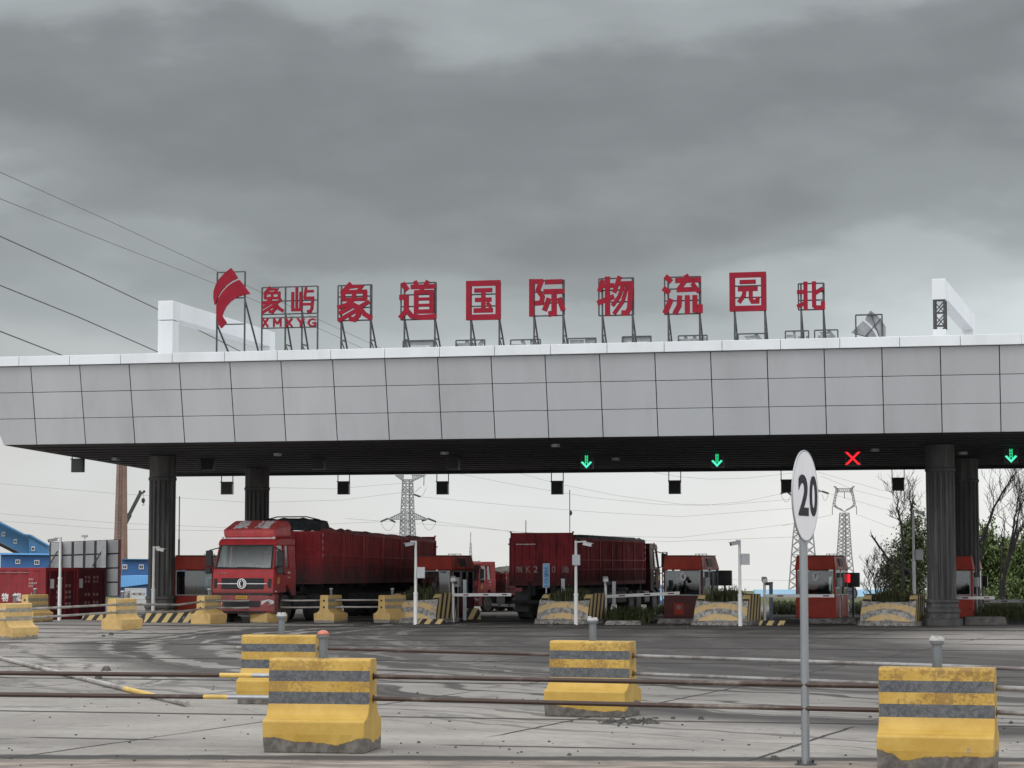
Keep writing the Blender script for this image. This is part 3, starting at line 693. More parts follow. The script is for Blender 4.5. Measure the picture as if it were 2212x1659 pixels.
# ------------------------------------------------------------------ lane signals and hanging boxes
def lane_box(px, top, bot, Y, rod_top, lit, label, grp, wpx):
    c = P(px, (top + bot) / 2, Y); s_ = (bot - top) / F * Y; w_ = wpx / F * Y
    o = thing('lane_signal', label, 'lane signal', (c.x, Y, c.z), -TH, grp)
    mb = MB(); mb.box(-w_ / 2, w_ / 2, 0, .22, -s_ / 2, s_ / 2)
    mb.box(-w_ / 2 - .02, w_ / 2 + .02, -.06, 0, s_ / 2 - .03, s_ / 2 + .01)
    mb.build('housing', BLACKBOX, o, bevel=.012)
    fc = MB(); fc.box(-w_ / 2 + .05, w_ / 2 - .05, -.012, 0, -s_ / 2 + .05, s_ / 2 - .05); fc.build('display_face', BLACK, o)
    zt = P(px, rod_top, Y).z - c.z
    rd = MB()
    for x in (-w_ / 2 + .0, w_ / 2 - .0): rd.bar((x, .1, s_ / 2 - .1), (x, .1, zt), .035)
    rd.bar((-w_ / 2 - .02, .1, zt), (w_ / 2 + .02, .1, zt), .04); rd.bar((-w_ / 2, .1, s_ / 2 - .08), (w_ / 2, .1, s_ / 2 - .08), .035)
    rd.build('hanger', BLACK, o)
    h = s_ / 2
    if lit == 'arrow':
        k = .92 * h
        a = MB()
        for x in (-.038, .038): a.box(x - .016, x + .016, -.03, -.013, -.09, k)
        for z in (-.04, .06, .16): a.box(-.021, .021, -.029, -.014, z, z + .03)
        a.build('lamp_stem', LED_GREEN, o)
        a = MB(); t = .062
        for s in (-1, 1): a.prism([(0, -k), (s * k * .86, -k * .08), (s * k * .86 - s * t * 1.1, -k * .08 + t * .55), (0, -k + t * 1.7)][::s], -.032, -.013, 'y')
        a.build('lamp_head', LED_CYAN, o)
    if lit == 'cross':
        a = MB(); k = .86 * h; t = .055
        for s in (-1, 1): a.prism([(-k * s - t, -k + t * .0), (-k * s + t, -k), (k * s + t, k), (k * s - t, k)], -.03 - .002 * s, -.013, 'y')
        a.build('lamp_cross', LED_RED, o)
grp1 = 'lane signals under the canopy'
lane_box(166, 991, 1020, 88, 984, None, 'unlit lane signal hanging by the canopy left corner', grp1, 27)
lane_box(447, 985, 1015, 89, 976, None, 'unlit lane signal against the dark soffit, right of the front left column', grp1, 28)
lane_box(686, 984, 1014, 88, 975, None, 'unlit lane signal against the soffit above the loaded truck', grp1, 28)
lane_box(977, 984, 1014, 86.5, 974, None, 'unlit lane signal against the soffit, left of both green arrows', grp1, 28)
lane_box(1267, 982, 1013, 85, 972, 'arrow', 'lane signal with a lit green arrow above the red truck rear', grp1, 27)
lane_box(1549, 979, 1010, 84, 969, 'arrow', 'lane signal with a lit green arrow above booth six', grp1, 27)
lane_box(1842, 974, 1006, 82.5, 964, 'cross', 'lane signal with a lit red cross', grp1, 32)
lane_box(2184, 968, 1001, 80, 958, 'arrow', 'lane signal with a lit green arrow at the right picture edge', grp1, 30)
grp2 = 'black boxes hanging from the rear canopy edge'
for px, t_, b_, Y, lb in ((489, 1041, 1068, 101.5, 'between the two left columns'), (741, 1040, 1068, 100.5, 'above the loaded truck tarpaulin'), (955, 1040, 1068, 99.3, 'right of the wide armed pylon'),
                          (1203, 1039, 1068, 98, 'above the red truck rear'), (1457, 1038, 1067, 97, 'above booth six'), (1700, 1036, 1064, 95.8, 'just left of the speed sign'), (1940, 1032, 1060, 94.6, 'left of the front right column')):
    lane_box(px, t_, b_, Y, 1008, None, 'black box hung on two rods ' + lb, grp2, 26)

# ------------------------------------------------------------------ concrete barriers
BL = 1.14
PROF = [(-.40, 0), (-.41, .20), (-.41, .335), (-.395, .352), (-.32, .365), (-.25, .40), (-.205, .45), (-.175, .515), (-.168, .645), (-.165, .76), (-.16, .877), (-.155, .985), (-.13, 1.006)]
def barrier_mesh(parent, ys, ss_, mats, length=BL, chip=None):
    prof = PROF + [(-a, b) for a, b in PROF[::-1]]
    mb = MB(); n = len(prof); h = length / 2; segs = 9; loops = []
    rr = random.Random(chip or 3)
    for j in range(segs + 1):
        x = -h + length * j / segs; lp = []
        for (a, b) in prof:
            e = 0
            if b < .1: e = rr.uniform(0, .03)
            xx = x
            if j in (0, segs) and b < .25: xx = x * (1 - rr.uniform(.0, .035) * (.25 - b) * 4)
            lp.append((xx, a + (e if a < 0 else -e), max(0, b)))
        loops.append(lp)
    mb.loft(loops, close=True)
    # stripes: faces between .515-.645 and .76-.877 on front and rear
    for k, f in enumerate(mb.f):
        zs = [mb.v[i][2] for i in f]; ysr = [mb.v[i][1] for i in f]; xsr = [mb.v[i][0] for i in f]
        zc_ = sum(zs) / len(zs)
        if len(f) == 4 and (abs(zc_ - .58) < .02 or abs(zc_ - .8185) < .02): mb.m[k] = 1
    return mb.build('concrete_block', mats, parent, bevel=.012, seg=2)
def pipe_holes(parent, length=BL):
    for sx in (-1, 1):
        for z in (.81, .57):
            mb = MB(); x = sx * (length / 2 + .002); mb.lathe([(.042, -.004), (.042, .004)], (x, 0, z), 14, 'x'); mb.build('pipe_hole', BLACK, parent)
def barrier_post(parent, kind, h=.28, r=.05):
    mb = MB(); mb.lathe([(r, 1.0), (r, 1.0 + h)], (0, 0, 0), 20)
    mb.lathe([(r * 1.35, 1.0 + h - .035), (r * 1.4, 1.0 + h - .02), (r * 1.4, 1.0 + h)], (0, 0, 0), 20)
    p = mb.build('steel_post', POST_GREY, parent, smooth=False)
    c = MB()
    if kind == 'dome':
        c.lathe([(.066, 0), (.064, .018), (.05, .038), (.025, .05), (.004, .053)], (0, 0, 1.0 + h), 20); c.build('reflector', RED_DOME, p, smooth=True)
    elif kind == 'broken':
        c.lathe([(.075, 0), (.075, .025)], (0, 0, 1.0 + h), 18)
        for k in range(7):
            a = k * .9; c.box(.045 * math.cos(a) - .016, .045 * math.cos(a) + .016, .045 * math.sin(a) - .014, .045 * math.sin(a) + .014, 1.0 + h + .02, 1.0 + h + random.uniform(.03, .06))
        c.build('cap_plate', CAPGREY, p)
    else:
        c.lathe([(.066, 0), (.064, .02), (.04, .035)], (0, 0, 1.0 + h), 16); c.build('cap', PALEGREY, p)
POST_GREY = simple('dull_post_steel', (.17, .185, .195), .45, .5, var=.2, scale=5, dirt=(.09, .08, .07), dirt_amt=.4, stretch=(1, 1, .3))
CAPGREY = simple('chipped_cap', (.46, .46, .45), .6, var=.25, scale=14, dirt=(.2, .19, .17), dirt_amt=.6, dscale=9)
RED_DOME = simple('faded_red_reflector', (.48, .15, .09), .35, var=.1)
def barrier(pxc, base_y, yaw, label, post, mats, grp, chip=1, post_h=.28, Y=None):
    p = Gd(pxc, base_y) if Y is None else P(pxc, 1226, Y)
    o = thing('concrete_barrier', label, 'barrier', (p.x, p.y + .38, 0), -yaw, grp)
    barrier_mesh(o, None, None, mats, chip=chip); pipe_holes(o); barrier_post(o, post, post_h); return o
gA = 'yellow barriers in the front rail line'
B1 = barrier(690, 1627, R(9.7), 'yellow barrier with a red domed post and brown scuffs, nearest on the left', 'dome', [BAR_Y, BAR_S], gA, 1, .26)
B2 = barrier(601, 1522, R(10), 'yellow barrier half hidden behind the red domed one', 'broken', [BAR_Y, BAR_S], gA, 2)
B3 = barrier(1283, 1549, R(19), 'yellow barrier with a broken white capped post, middle of the apron', 'broken', [BAR_Y, BAR_S], gA, 3)
B4 = barrier(2044, 1668, R(15.5), 'largest yellow barrier at the bottom right corner', 'broken', [BAR_Y, BAR_S], gA, 4, .27)
gB = 'faded yellow barriers along the lane exit'
far_spec = ((24, 1382, R(63), 'faded yellow barrier nearest the left picture edge'), (259, 1361, R(64), 'faded yellow barrier with a grey foot in front of the billboard post'),
            (448, 1348, R(66), 'faded yellow barrier at the truck front left corner'), (578, 1346, R(55), 'faded yellow barrier in front of the truck bumper'),
            (713, 1346, R(68), 'faded yellow barrier between the truck wheels'), (846, 1346, R(50), 'faded yellow barrier butting against the leftmost planter'))
BF = []
for i, (px, by, yw, lb) in enumerate(far_spec):
    BF.append(barrier(px, by, -yw, lb, 'plain', [BAR_Y2, BAR_S2], gB, 10 + i, .22))
b_ = barrier(70, 1344, -R(62), 'faded yellow barrier close against the red container side', 'plain', [BAR_Y2, BAR_S2], gB, 20, .2)

# pipes between the barriers
def pipe(pts, r, mat, label, grp, n=8, name='rail_pipe', sag=0.0, painted=None):
    mb = MB(); q = []
    for a, b in zip(pts, pts[1:]):
        a = Vector(a); b = Vector(b)
        for k in range(8): q.append(a.lerp(b, k / 8) + Vector((0, 0, -sag * 4 * (k / 8) * (1 - k / 8))))
    q.append(Vector(pts[-1])); mb.path(q, r, n)
    mats = [mat]
    if painted: mats += [PIPE_Y, STEEL_GREY]; 
    o = mb.build(name, mats); tag(o, label, 'rail pipe', grp)
    if painted:
        for p in o.data.polygons:
            cx = p.center.x
            for x0, x1, mi in painted:
                if x0 < cx < x1: p.material_index = mi
    return o
gR = 'pipes threaded through the front barriers'
def at(B, s, z): return B.matrix_world_loc(s, z)
def end(B, s, z):
    a = B.rotation_euler.z; return Vector((B.location.x + math.cos(a) * s, B.location.y + math.sin(a) * s, z))
h = BL / 2 - .04
xl = P(-420, 1226, 25.6)
n1l, n1r, n4l, n4r = end(B1, -h, 0), end(B1, h, 0), end(B4, -h, 0), end(B4, h, 0)
for z, nm in ((.81, 'upper'), (.57, 'lower')):
    px0 = P(440 if nm == 'lower' else 465, 1226, 24.8).x; px1 = P(535 if nm == 'upper' else 475, 1226, 24.6).x
    up = lambda p, dz=0: Vector((p.x, p.y, z + dz))
    mb = MB(); a = Vector((xl.x, xl.y, z + .02)); b = up(n1l); q = [a.lerp(b, k / 60) for k in range(61)]; mb.path(q, .026, 10)
    o = mb.build('rail_pipe', [RAIL_RUST, PIPE_Y, STEEL_GREY]); tag(o, 'rusty %s pipe with a yellow end, left of the red domed barrier' % nm, 'rail pipe', gR)
    for p in o.data.polygons:
        if p.center.x > px0: p.material_index = 1 if p.center.x < px1 else 2
    pipe([up(n1r), up(n4l)], .026, RAIL_RUST, 'rusty %s pipe spanning between the two nearest barriers' % nm, gR, 10)
    pipe([up(n4r), Vector((P(2700, 1226, 20.8).x, 20.8, z))], .026, RAIL_GALV, 'grey %s pipe leaving the bottom right barrier' % nm, gR, 10)
n2l, n2r, n3l, n3r = end(B2, -h, 0), end(B2, h, 0), end(B3, -h, 0), end(B3, h, 0)
pipe([end(B2, -h - .16, .81), end(B2, -h + .1, .81)], .03, RAIL_WHITE, 'short white pipe stub at the half hidden barrier', gR, 10)
pipe([Vector((n2r.x, n2r.y, .81)), Vector((n3l.x, n3l.y, .81))], .025, RAIL_RUST, 'thin rusty pipe between the two middle barriers', gR)
q = P(2330, 1226, 26.4)
pipe([Vector((n3r.x, n3r.y, .81)), Vector((q.x, q.y, .80))], .025, RAIL_GALV, 'pale upper pipe running right from the middle barrier', gR)
pipe([Vector((n3r.x, n3r.y, .57)), Vector((q.x, q.y, .56))], .025, RAIL_GALV, 'pale lower pipe running right from the middle barrier', gR)
gF = 'pale rails linking the far barriers'
names = ['left picture edge', 'billboard post barrier', 'truck corner barrier', 'bumper barrier', 'wheel barrier', 'planter barrier']
for i in range(5):
    a, b = end(BF[i], 0, 0), end(BF[i + 1], 0, 0)
    for z, nm in ((.82, 'upper'), (.57, 'lower')):
        pts = [Vector((a.x, a.y, z)), Vector((b.x, b.y, z))]
        if i == 1: mid = a.lerp(b, .62); pts.insert(1, Vector((mid.x, mid.y, z - .10)))
        if i in (2, 3): mid = a.lerp(b, .45); pts.insert(1, Vector((mid.x, mid.y, z - .02)))
        pipe(pts, .035, RAIL_WHITE, '%s pale rail from the %s to the %s' % (nm, names[i] + (' barrier' if i == 0 else ''), names[i + 1]), gF)
a = end(BF[0], 0, 0); b = P(-180, 1226, 58)
for z, nm in ((.82, 'upper'), (.57, 'lower')):
    pipe([Vector((b.x, b.y, z)), Vector((a.x, a.y, z))], .035, RAIL_WHITE, '%s pale rail running off the left picture edge' % nm, gF)
# pipe lying on the ground
a, b = Gd(405, 1521, .04), Gd(-60, 1407, .04)
mb = MB(); mb.path([b.lerp(a, k / 50) for k in range(51)], .042, 10)
o = mb.build('loose_pipe', [RAIL_WHITE, PIPE_Y]); tag(o, 'white and yellow pipe lying loose on the ground at left', 'pipe')
for p in o.data.polygons:
    f = (p.center - b).length / (a - b).length
    if .80 < f < .90: p.material_index = 1

# ------------------------------------------------------------------ speed limit sign
SIGN_POST = simple('galvanised_sign_post', (.27, .29, .305), .45, .55, var=.08, scale=5, dirt=(.2, .19, .17), dirt_amt=.3, stretch=(1, 1, .2))
p = Gd(1740.5, 1652)
o = thing('speed_limit_sign', 'round white speed sign reading 20 on a grey post', 'road sign', (p.x, p.y, 0))
mb = MB(); mb.lathe([(.0425, 0), (.0425, 3.0)], (0, 0, 0), 20); mb.build('post', SIGN_POST, o, smooth=False)
mb = MB(); mb.lathe([(.11, 0), (.11, .012)], (0, 0, 0), 16)
for k in range(4):
    a = k * PI / 2 + .4; mb.lathe([(.014, .012), (.014, .05)], (math.cos(a) * .085, math.sin(a) * .085, 0), 8)
mb.build('base_plate', STEEL_DARK, o)
AL = R(66.3); zc = 2.0 + (1226 - 1073) / F * p.y * 1.0
rad = .463
def disc(x, z, t):   # x along the plate, t out of its face
    x -= .16; return (x * math.cos(AL) + t * math.sin(AL), x * math.sin(AL) - t * math.cos(AL), zc + z)
mb = MB()
def circ(r, t, n=56): return [disc(r * math.cos(2 * PI * k / n), r * math.sin(2 * PI * k / n), t) for k in range(n)]
mb.loft([circ(rad, .064), circ(rad, .074), circ(rad - .006, .078)])
pl = mb.build('sign_plate', SIGNFACE, o)
mb = MB(); mb.loft([circ(rad + .003, .062), circ(rad + .005, .072), circ(rad + .003, .0775), circ(rad - .010, .0795), circ(rad - .012, .0782)], close=False); mb.build('rim', STEEL_GREY, pl)
for ch, x0, x1 in (('2', -.27, .09), ('0', .13, .41)):
    mb = MB(); mb.text(ch, lambda x, z, t: disc(x, z, .081 + .0015 * t), .03, fit=(x0, x1, -.205, .215)); mb.build('numeral', INK, pl)
mb = MB()
for z in (-.2, .2): mb.box(-.05, .05, -.05, .05, zc + z - .02, zc + z + .02)
mb.build('clamp', STEEL_GREY, o)

# ------------------------------------------------------------------ planters at the island noses
def planter_paint():
    t = NT('arched_stripe_paint'); x, y, z = t.xyz(); rnd = t.rnd()
    va = t.N.new('ShaderNodeVectorMath'); va.operation = 'ADD'; t.L.new(t.obj, va.inputs[0]); t.L.new(t.comb(t.m('MULTIPLY', rnd, 23), 0, 0), va.inputs[1]); vec = va.outputs[0]
    n = t.noise(2.6, 6, .65, vec); nf = t.noise(9, 6, .7, vec)
    xr = t.m('MULTIPLY', x, .62); zr = t.m('MULTIPLY', t.m('ADD', z, .12), 1.12)
    r = t.m('SQRT', t.m('ADD', t.m('MULTIPLY', xr, xr), t.m('MULTIPLY', zr, zr)))
    r = t.m('ADD', r, t.m('MULTIPLY', t.m('SUBTRACT', nf, .5), .10))
    f = t.m('FRACT', t.m('ADD', t.m('MULTIPLY', r, 2.4), .59))
    band = t.m('MULTIPLY', t.ss(f, .44, .52), t.ss(f, .99, .95))
    yel = t.mix(n, (.58, .39, .17), (.66, .49, .25))
    old = t.mix(t.ss(t.noise(7, 6, .72, vec), .42, .58), (.17, .165, .155), (.44, .42, .38))
    c = t.mix(band, old, yel)
    peel = t.m('MULTIPLY', t.ss(t.noise(5, 7, .7, vec), .53, .57), t.m('ADD', .3, t.m('MULTIPLY', rnd, .7)))
    c = t.mix(peel, c, t.mix(t.ss(t.noise(16, 5, .7, vec), .45, .55), (.17, .165, .155), (.50, .48, .43)))
    t.bump(t.m('ADD', nf, peel), .6, .02)
    return t.done(c, .8)
def hazard_paint(name, k, slope, axis='y'):
    t = NT(name); x, y, z = t.xyz(); nf = t.noise(9, 6, .7); a = y if axis == 'y' else x
    q = t.m('ADD', t.m('MULTIPLY', a, k), t.m('ADD', t.m('MULTIPLY', z, slope), t.m('MULTIPLY', nf, .12)))
    f = t.m('FRACT', q)
    s_ = t.m('MULTIPLY', t.ss(f, .40, .46), t.ss(f, .98, .92))
    yel = t.mix(t.noise(3), (.50, .35, .13), (.66, .52, .26))
    c = t.mix(s_, (.030, .028, .028), yel)
    c = t.mix(t.m('MULTIPLY', t.ss(t.noise(6, 6, .72), .60, .66), .8), c, (.25, .24, .22))
    return t.done(c, .75)
PL_FRONT = planter_paint(); PL_SIDE = hazard_paint('slanted_hazard_paint', 2.3, -.75); KERB_HZ = hazard_paint('hazard_kerb_paint', 2.6, -1.6, 'x')
RUBBLE = simple('broken_concrete', (.26, .245, .225), .9, var=.45, scale=9, dirt=(.05, .048, .045), dirt_amt=.95, dscale=6, bump=.8)
KERBC = simple('worn_kerb_concrete', (.17, .16, .15), .85, var=.3, scale=5, dirt=(.05, .045, .04), dirt_amt=.7, bump=.4)
SOIL = simple('dry_soil', (.06, .05, .035), .95, var=.4)
def leaf_mat(name, a, b, c_, sc=.6):
    t = NT(name); n = t.noise(sc, 4, .6); n2 = t.noise(sc * 9, 3, .6)
    c = t.mix(t.ss(n, .35, .65), a, b); c = t.mix(t.m('MULTIPLY', t.ss(n2, .5, .7), .7), c, c_)
    t.done(c, .7); t.b.inputs['Specular IOR Level'].default_value = .25
    return t.mat
WEED = leaf_mat('weed_leaves', (.052, .062, .028), (.085, .095, .042), (.12, .105, .06), 1.5)
LEAF_A = leaf_mat('willow_leaves', (.085, .125, .042), (.145, .19, .07), (.19, .21, .095), .35)
LEAF_B = leaf_mat('dark_bush_leaves', (.065, .088, .038), (.11, .135, .06), (.15, .15, .08), .4)
GRASS_M = leaf_mat('verge_grass', (.05, .066, .025), (.085, .10, .04), (.13, .12, .065), .5)
BARK = simple('dark_bark', (.014, .012, .011), .95, var=.35, scale=4)

def blades(mb, x0, x1, y0, y1, z, n, hmin, hmax, rng, lean=.35, wd=.02, hump=True):
    for _ in range(n):
        fx = rng.random(); x = x0 + (x1 - x0) * fx; y = rng.uniform(y0, y1)
        hh = rng.uniform(hmin, hmax) * ((.55 + .45 * math.sin(PI * fx) + rng.uniform(-.15, .2)) if hump else 1)
        a = rng.uniform(0, 2 * PI); l = rng.uniform(0, lean) * hh; w_ = wd * rng.uniform(.7, 1.6)
        ca, sa = math.cos(a), math.sin(a); bx_, by_ = math.cos(a + 1.57) * w_, math.sin(a + 1.57) * w_
        m1 = (x + ca * l * .35, y + sa * l * .35, z + hh * .6); tp = (x + ca * l, y + sa * l, z + hh)
        mb.face([(x - bx_, y - by_, z), (x + bx_, y + by_, z), (m1[0] + bx_, m1[1] + by_, m1[2]), (m1[0] - bx_, m1[1] - by_, m1[2])])
        mb.face([(m1[0] - bx_, m1[1] - by_, m1[2]), (m1[0] + bx_, m1[1] + by_, m1[2]), tp])
        for q in range(3):
            f = rng.uniform(.3, 1); px, py, pz = x + ca * l * f, y + sa * l * f, z + hh * f
            b = rng.uniform(0, 2 * PI); s = rng.uniform(.03, .075)
            mb.face([(px, py, pz), (px + math.cos(b) * s, py + math.sin(b) * s, pz + rng.uniform(-.02, .05)), (px + math.cos(b + .6) * s * 1.3, py + math.sin(b + .6) * s * 1.3, pz + rng.uniform(.0, .07))])
W_ = 0.94; PL = 2.15
def make_planter(label, loc, rz):
    o = thing('concrete_planter', label, 'planter', loc, rz, 'striped planters on the island noses')
    m = MB(); nseg = 12
    # bowed front wall
    lo = []; hi = []; hib = []; lob = []
    for k in range(nseg + 1):
        f = -1 + 2 * k / nseg; x = f * W_; bow = .20 * (1 - f * f)
        zt = .80 + .05 * f * f + random.uniform(-.012, .012)
        lo.append((x * 1.02, .02 - bow * .9, .12)); hi.append((x, .34 - bow, zt)); hib.append((x * .93, .62 - bow, zt + .002)); lob.append((x * .93, .62 - bow, .2))
    mid = [((a[0] + b[0]) / 2, (a[1] + b[1]) / 2 - .05, (a[2] + b[2]) / 2) for a, b in zip(lo, hi)]
    for A, B_ in ((lo, mid), (mid, hi), (hi, hib), (hib, lob)):
        for k in range(nseg): m.face([A[k], A[k + 1], B_[k + 1], B_[k]])
    m.face(list(zip(lo, lo))[0][:0] or [lo[0], mid[0], hi[0], hib[0], lob[0]]); m.face([lo[-1], lob[-1], hib[-1], hi[-1], mid[-1]])
    m.build('front_wall', PL_FRONT, o)
    for s in (-1, 1):
        m = MB(); poly = [(.03, .10), (.345, .84), (.62, 1.0), (.80, 1.07), (PL, 1.07), (PL, .10)]
        a, b = (W_ + .003, W_ - .27) if s > 0 else (-W_ - .003, -W_ + .27)
        m.prism(poly, min(a, b), max(a, b), 'x'); m.build('side_wall', PL_SIDE, o, bevel=.02)
    m = MB(); m.box(-W_ + .28, W_ - .28, PL - .25, PL - .002, .1, .98); m.build('rear_wall', PL_FRONT, o)
    m = MB(); m.box(-W_ + .26, W_ - .26, .5, PL - .2, .2, .74); m.build('soil', SOIL, o)
    # broken foot
    m = MB(); rg = random.Random(5 + int(loc[0]))
    lp0 = []; lp1 = []
    pts = [(-W_ - .12, PL), (-W_ - .14, .1)] + [(f * (W_ + .08), -.26 - .14 * (1 - f * f)) for f in (-.9, -.6, -.3, 0, .3, .6, .9)] + [(W_ + .14, .1), (W_ + .12, PL)]
    for (x, y) in pts:
        lp0.append((x, y, 0)); lp1.append((x * .985, y + .04, .15 + rg.uniform(-.05, .04)))
    m.loft([lp0, lp1])
    m.build('foot', RUBBLE, o)
    for k in range(16):
        pass
    m = MB(); rg = random.Random(11 + int(loc[0]))
    blades(m, -W_ + .3, W_ - .3, .55, PL - .3, .72, 520, .25, .62, rg, .5)
    pt = tag(m.build('weeds', WEED), 'dry weeds growing in ' + label.replace('striped', 'the striped', 1), 'plants', 'weeds in the planters')
    pt.location = loc; pt.rotation_euler = (0, 0, rz)
    return o
LN = R(20)
def nose(px, by): q = Gd(px, by); return (q.x, q.y + .35, 0)
for px, by, lb in ((886, 1346, 'striped planter butting against the last yellow barrier'), (1214, 1348, 'striped planter in front of the dirty red truck rear'),
                   (1557, 1351, 'striped planter in front of booth six'), (1921, 1352, 'striped planter with badly peeled paint before the front right column')):
    make_planter(lb, nose(px, by), -LN)

# ------------------------------------------------------------------ toll booths
BW, BD, BH = .78, 2.45, 2.46
def make_booth(label, loc, rz, lower, number=None, variant=0):
    o = thing('toll_booth', label, 'toll booth', loc, rz, 'red toll booths')
    z0, z1 = .92, 1.88
    m = MB(); m.box(-BW, BW, 0, BD, .05, z0); m.build('lower_panel', lower, o, bevel=.03)
    # corner posts and mullions
    for x in (-BW + .04, BW - .04):
        for y in (.04, BD * .5, BD - .04): m = MB(); m.box(x - .038, x + .038, y - .038, y + .038, z0, z1 + .04); m.build('post', lower, o)
    m = MB(); m.box(-BW + .04, .02, BD - .05, BD - .02, z0, z1 + .03); m.build('rear_panel', lower, o)
    m = MB(); m.box(.02, BW - .04, BD - .04, BD - .03, z0, z1 + .03); m.build('rear_window', GLASS, o)
    m = MB()
    fl = [(-BW - .03, -.04, z1 + .03), (BW + .03, -.04, z1 + .03), (BW + .03, BD + .03, z1 + .03), (-BW - .03, BD + .03, z1 + .03)]
    md = [(-BW - .02, -.02, z1 + .12), (BW + .02, -.02, z1 + .12), (BW + .02, BD + .02, z1 + .12), (-BW - .02, BD + .02, z1 + .12)]
    tp = [(-BW + .03, .03, BH - .02), (BW - .06, .06, BH - .02), (BW - .10, BD - .06, BH - .02), (-BW + .03, BD - .06, BH - .02)]
    m.loft([fl, md, tp]); m.build('roof_band', BOOTH_RED, o, bevel=.025)
    m = MB(); m.box(-BW + .04, BW - .07, .05, BD - .08, BH - .018, BH + .02); m.build('roof', STEEL_DARK, o)
    m = MB()
    for x in (BW - .55, BW - .25): m.path([(x, 1.0, BH), (x, 1.0, BH + .07), (x, 1.6, BH + .07), (x, 1.6, BH)], .014, 6)
    m.bar((BW - .55, 1.3, BH + .07), (BW - .25, 1.3, BH + .07), .02)
    m.build('roof_rail', STEEL_DARK, o)
    # front window
    m = MB(); t = .035
    m.box(-BW + .08, BW - .08, -.03, 0, z0, z0 + t); m.box(-BW + .08, BW - .08, -.03, 0, z1 - t, z1)
    m.box(-BW + .08, -BW + .08 + t, -.03, 0, z0 + t, z1 - t); m.box(BW - .08 - t, BW - .08, -.03, 0, z0 + t, z1 - t)
    f = m.build('front_window', PALEGREY, o)
    m = MB(); m.box(-BW + .11, BW - .11, -.012, -.006, z0 + .03, z1 - .03); m.build('pane', GLASS, f)
    m = MB(); m.box(-BW + .115, BW - .115, .01, .04, z1 - .24, z1); m.build('blind', INTERIOR, f)
    # side windows and sliding door
    for s in (-1, 1):
        x = s * (BW - .005)
        m = MB()
        for (a, b) in ((.10, .95), (1.02, 1.62), (1.68, BD - .1)):
            for (p, q, r_, u_) in ((a, b, z0, z0 + .05), (a, b, z1 - .05, z1), (a, a + .05, z0 + .05, z1 - .05), (b - .05, b, z0 + .05, z1 - .05)):
                m.box(x - .02, x + .02, p, q, r_, u_)
        f = m.build('side_window', STEEL_GREY if s > 0 else PALEGREY, o)
        m = MB(); m.box(x - .004, x + .004, .12, BD - .12, z0 + .02, z1 - .02); m.build('pane', GLASS, f)
        m = MB(); m.box(x - .01, x + .035, 1.0, 1.66, .12, z0); m.build('door', lower, o, bevel=.01)
        m = MB(); m.box(s * (BW + .03) - .03, s * (BW + .03) + .03, 1.06, 1.10, .75, .9); m.build('handle', CHROME, o)
    m = MB(); x = BW - .03
    m.hexa([(x + .0, .8, z1 + .16), (x + .06, .8, z1 + .16), (x + .06, 1.5, z1 + .16), (x, 1.5, z1 + .16)], [(x - .05, .82, BH - .1), (x + .01, .82, BH - .1), (x + .01, 1.48, BH - .1), (x - .05, 1.48, BH - .1)])
    m.build('side_vent', STEEL_DARK, o)
    # interior: counter, seat back, screen
    m = MB(); m.box(-BW + .1, BW - .1, .1, .6, z0 - .05, z0 + .02); m.build('counter', INTERIOR, o)
    m = MB(); m.box(-.18, .18, 1.1, 1.2, z0 - .3, z0 + .36); m.box(-.14, .14, .95, 1.1, z0 - .3, z0 + .05); m.build('chair', BLACK, o, bevel=.03)
    m = MB(); m.box(.18, .50, .32, .36, z0 + .02, z0 + .2); m.box(.32, .36, .36, .40, z0 + .0, z0 + .1); m.build('monitor', BLACK, o)
    if variant != 1:
        m = MB(); m.box(.22, .66, 1.9, 1.94, z0 + .05, z0 + .62); m.build('paper_notice', SIGNFACE, o)
    # ventilation fan box / card reader on the side
    m = MB(); m.box(BW, BW + .17, .30, .55, 1.25, 1.62); m.build('card_reader', PALEGREY, o, bevel=.02)
    m = MB(); m.bar((BW + .1, .42, .05), (BW + .1, .42, 1.25), .05); m.build('reader_post', STEEL_GREY, o)
    if number:
        m = MB(); n_ = 32; c0 = [(.02 + .135 * math.cos(2 * PI * k / n_), -.036, 1.66 + .165 * math.sin(2 * PI * k / n_)) for k in range(n_)]
        m.loft([c0, [(a, -.05, c) for a, b, c in c0]]); d = m.build('number_disc', SIGNFACE, o)
        m = MB(); m.text(number, lambda x, z, t: (x, -.053 - .002 * t, z), .02, fit=(-.035, .075, 1.57, 1.75)); m.build('numeral', NUM_RED if number == '6' else INK, d)
    if variant == 6:
        m = MB(); m.box(-.36, .02, -.012, 0.002, .18, .62); bx_ = m.build('cash_hatch', BOOTH_RED, o)
        m = MB(); m.lathe([(.09, -.016), (.09, -.013)], (-.17, 0, .46), 20, 'y'); m.build('hatch_ring', SIGN_BACK, bx_)
    if variant == 7:
        m = MB()
        for ch, a in (('P', -.02), ('O', .12), ('S', .26)):
            pass
    m = MB(); m.box(-BW - .35, BW + .35, -.5, BD + 1.5, 0, .05); m.build('plinth', KERBC, o)
    return o
NUM_RED = simple('dark_red_numeral', (.12, .01, .015), .5)
LNB = R(20)
def boo(px, Y): q = P(px, 1226, Y); return (q.x, Y, 0)
make_booth('red toll booth in front of the left column, beside the truck cab', boo(419, 87.6), -R(2), BOOTH_RED, None, 0)
make_booth('red toll booth just behind the loaded truck tail', boo(936, 87.8), -LNB, BOOTH_SHADED, None, 0)
make_booth('toll booth numbered 6 with shade painted into its dark red lower panel', boo(1475, 87.6), -LNB, BOOTH_SHADED, '6', 6)
make_booth('toll booth numbered 7 behind the speed sign post', boo(1761, 87.6), -LNB, BOOTH_RED, '7', 7)
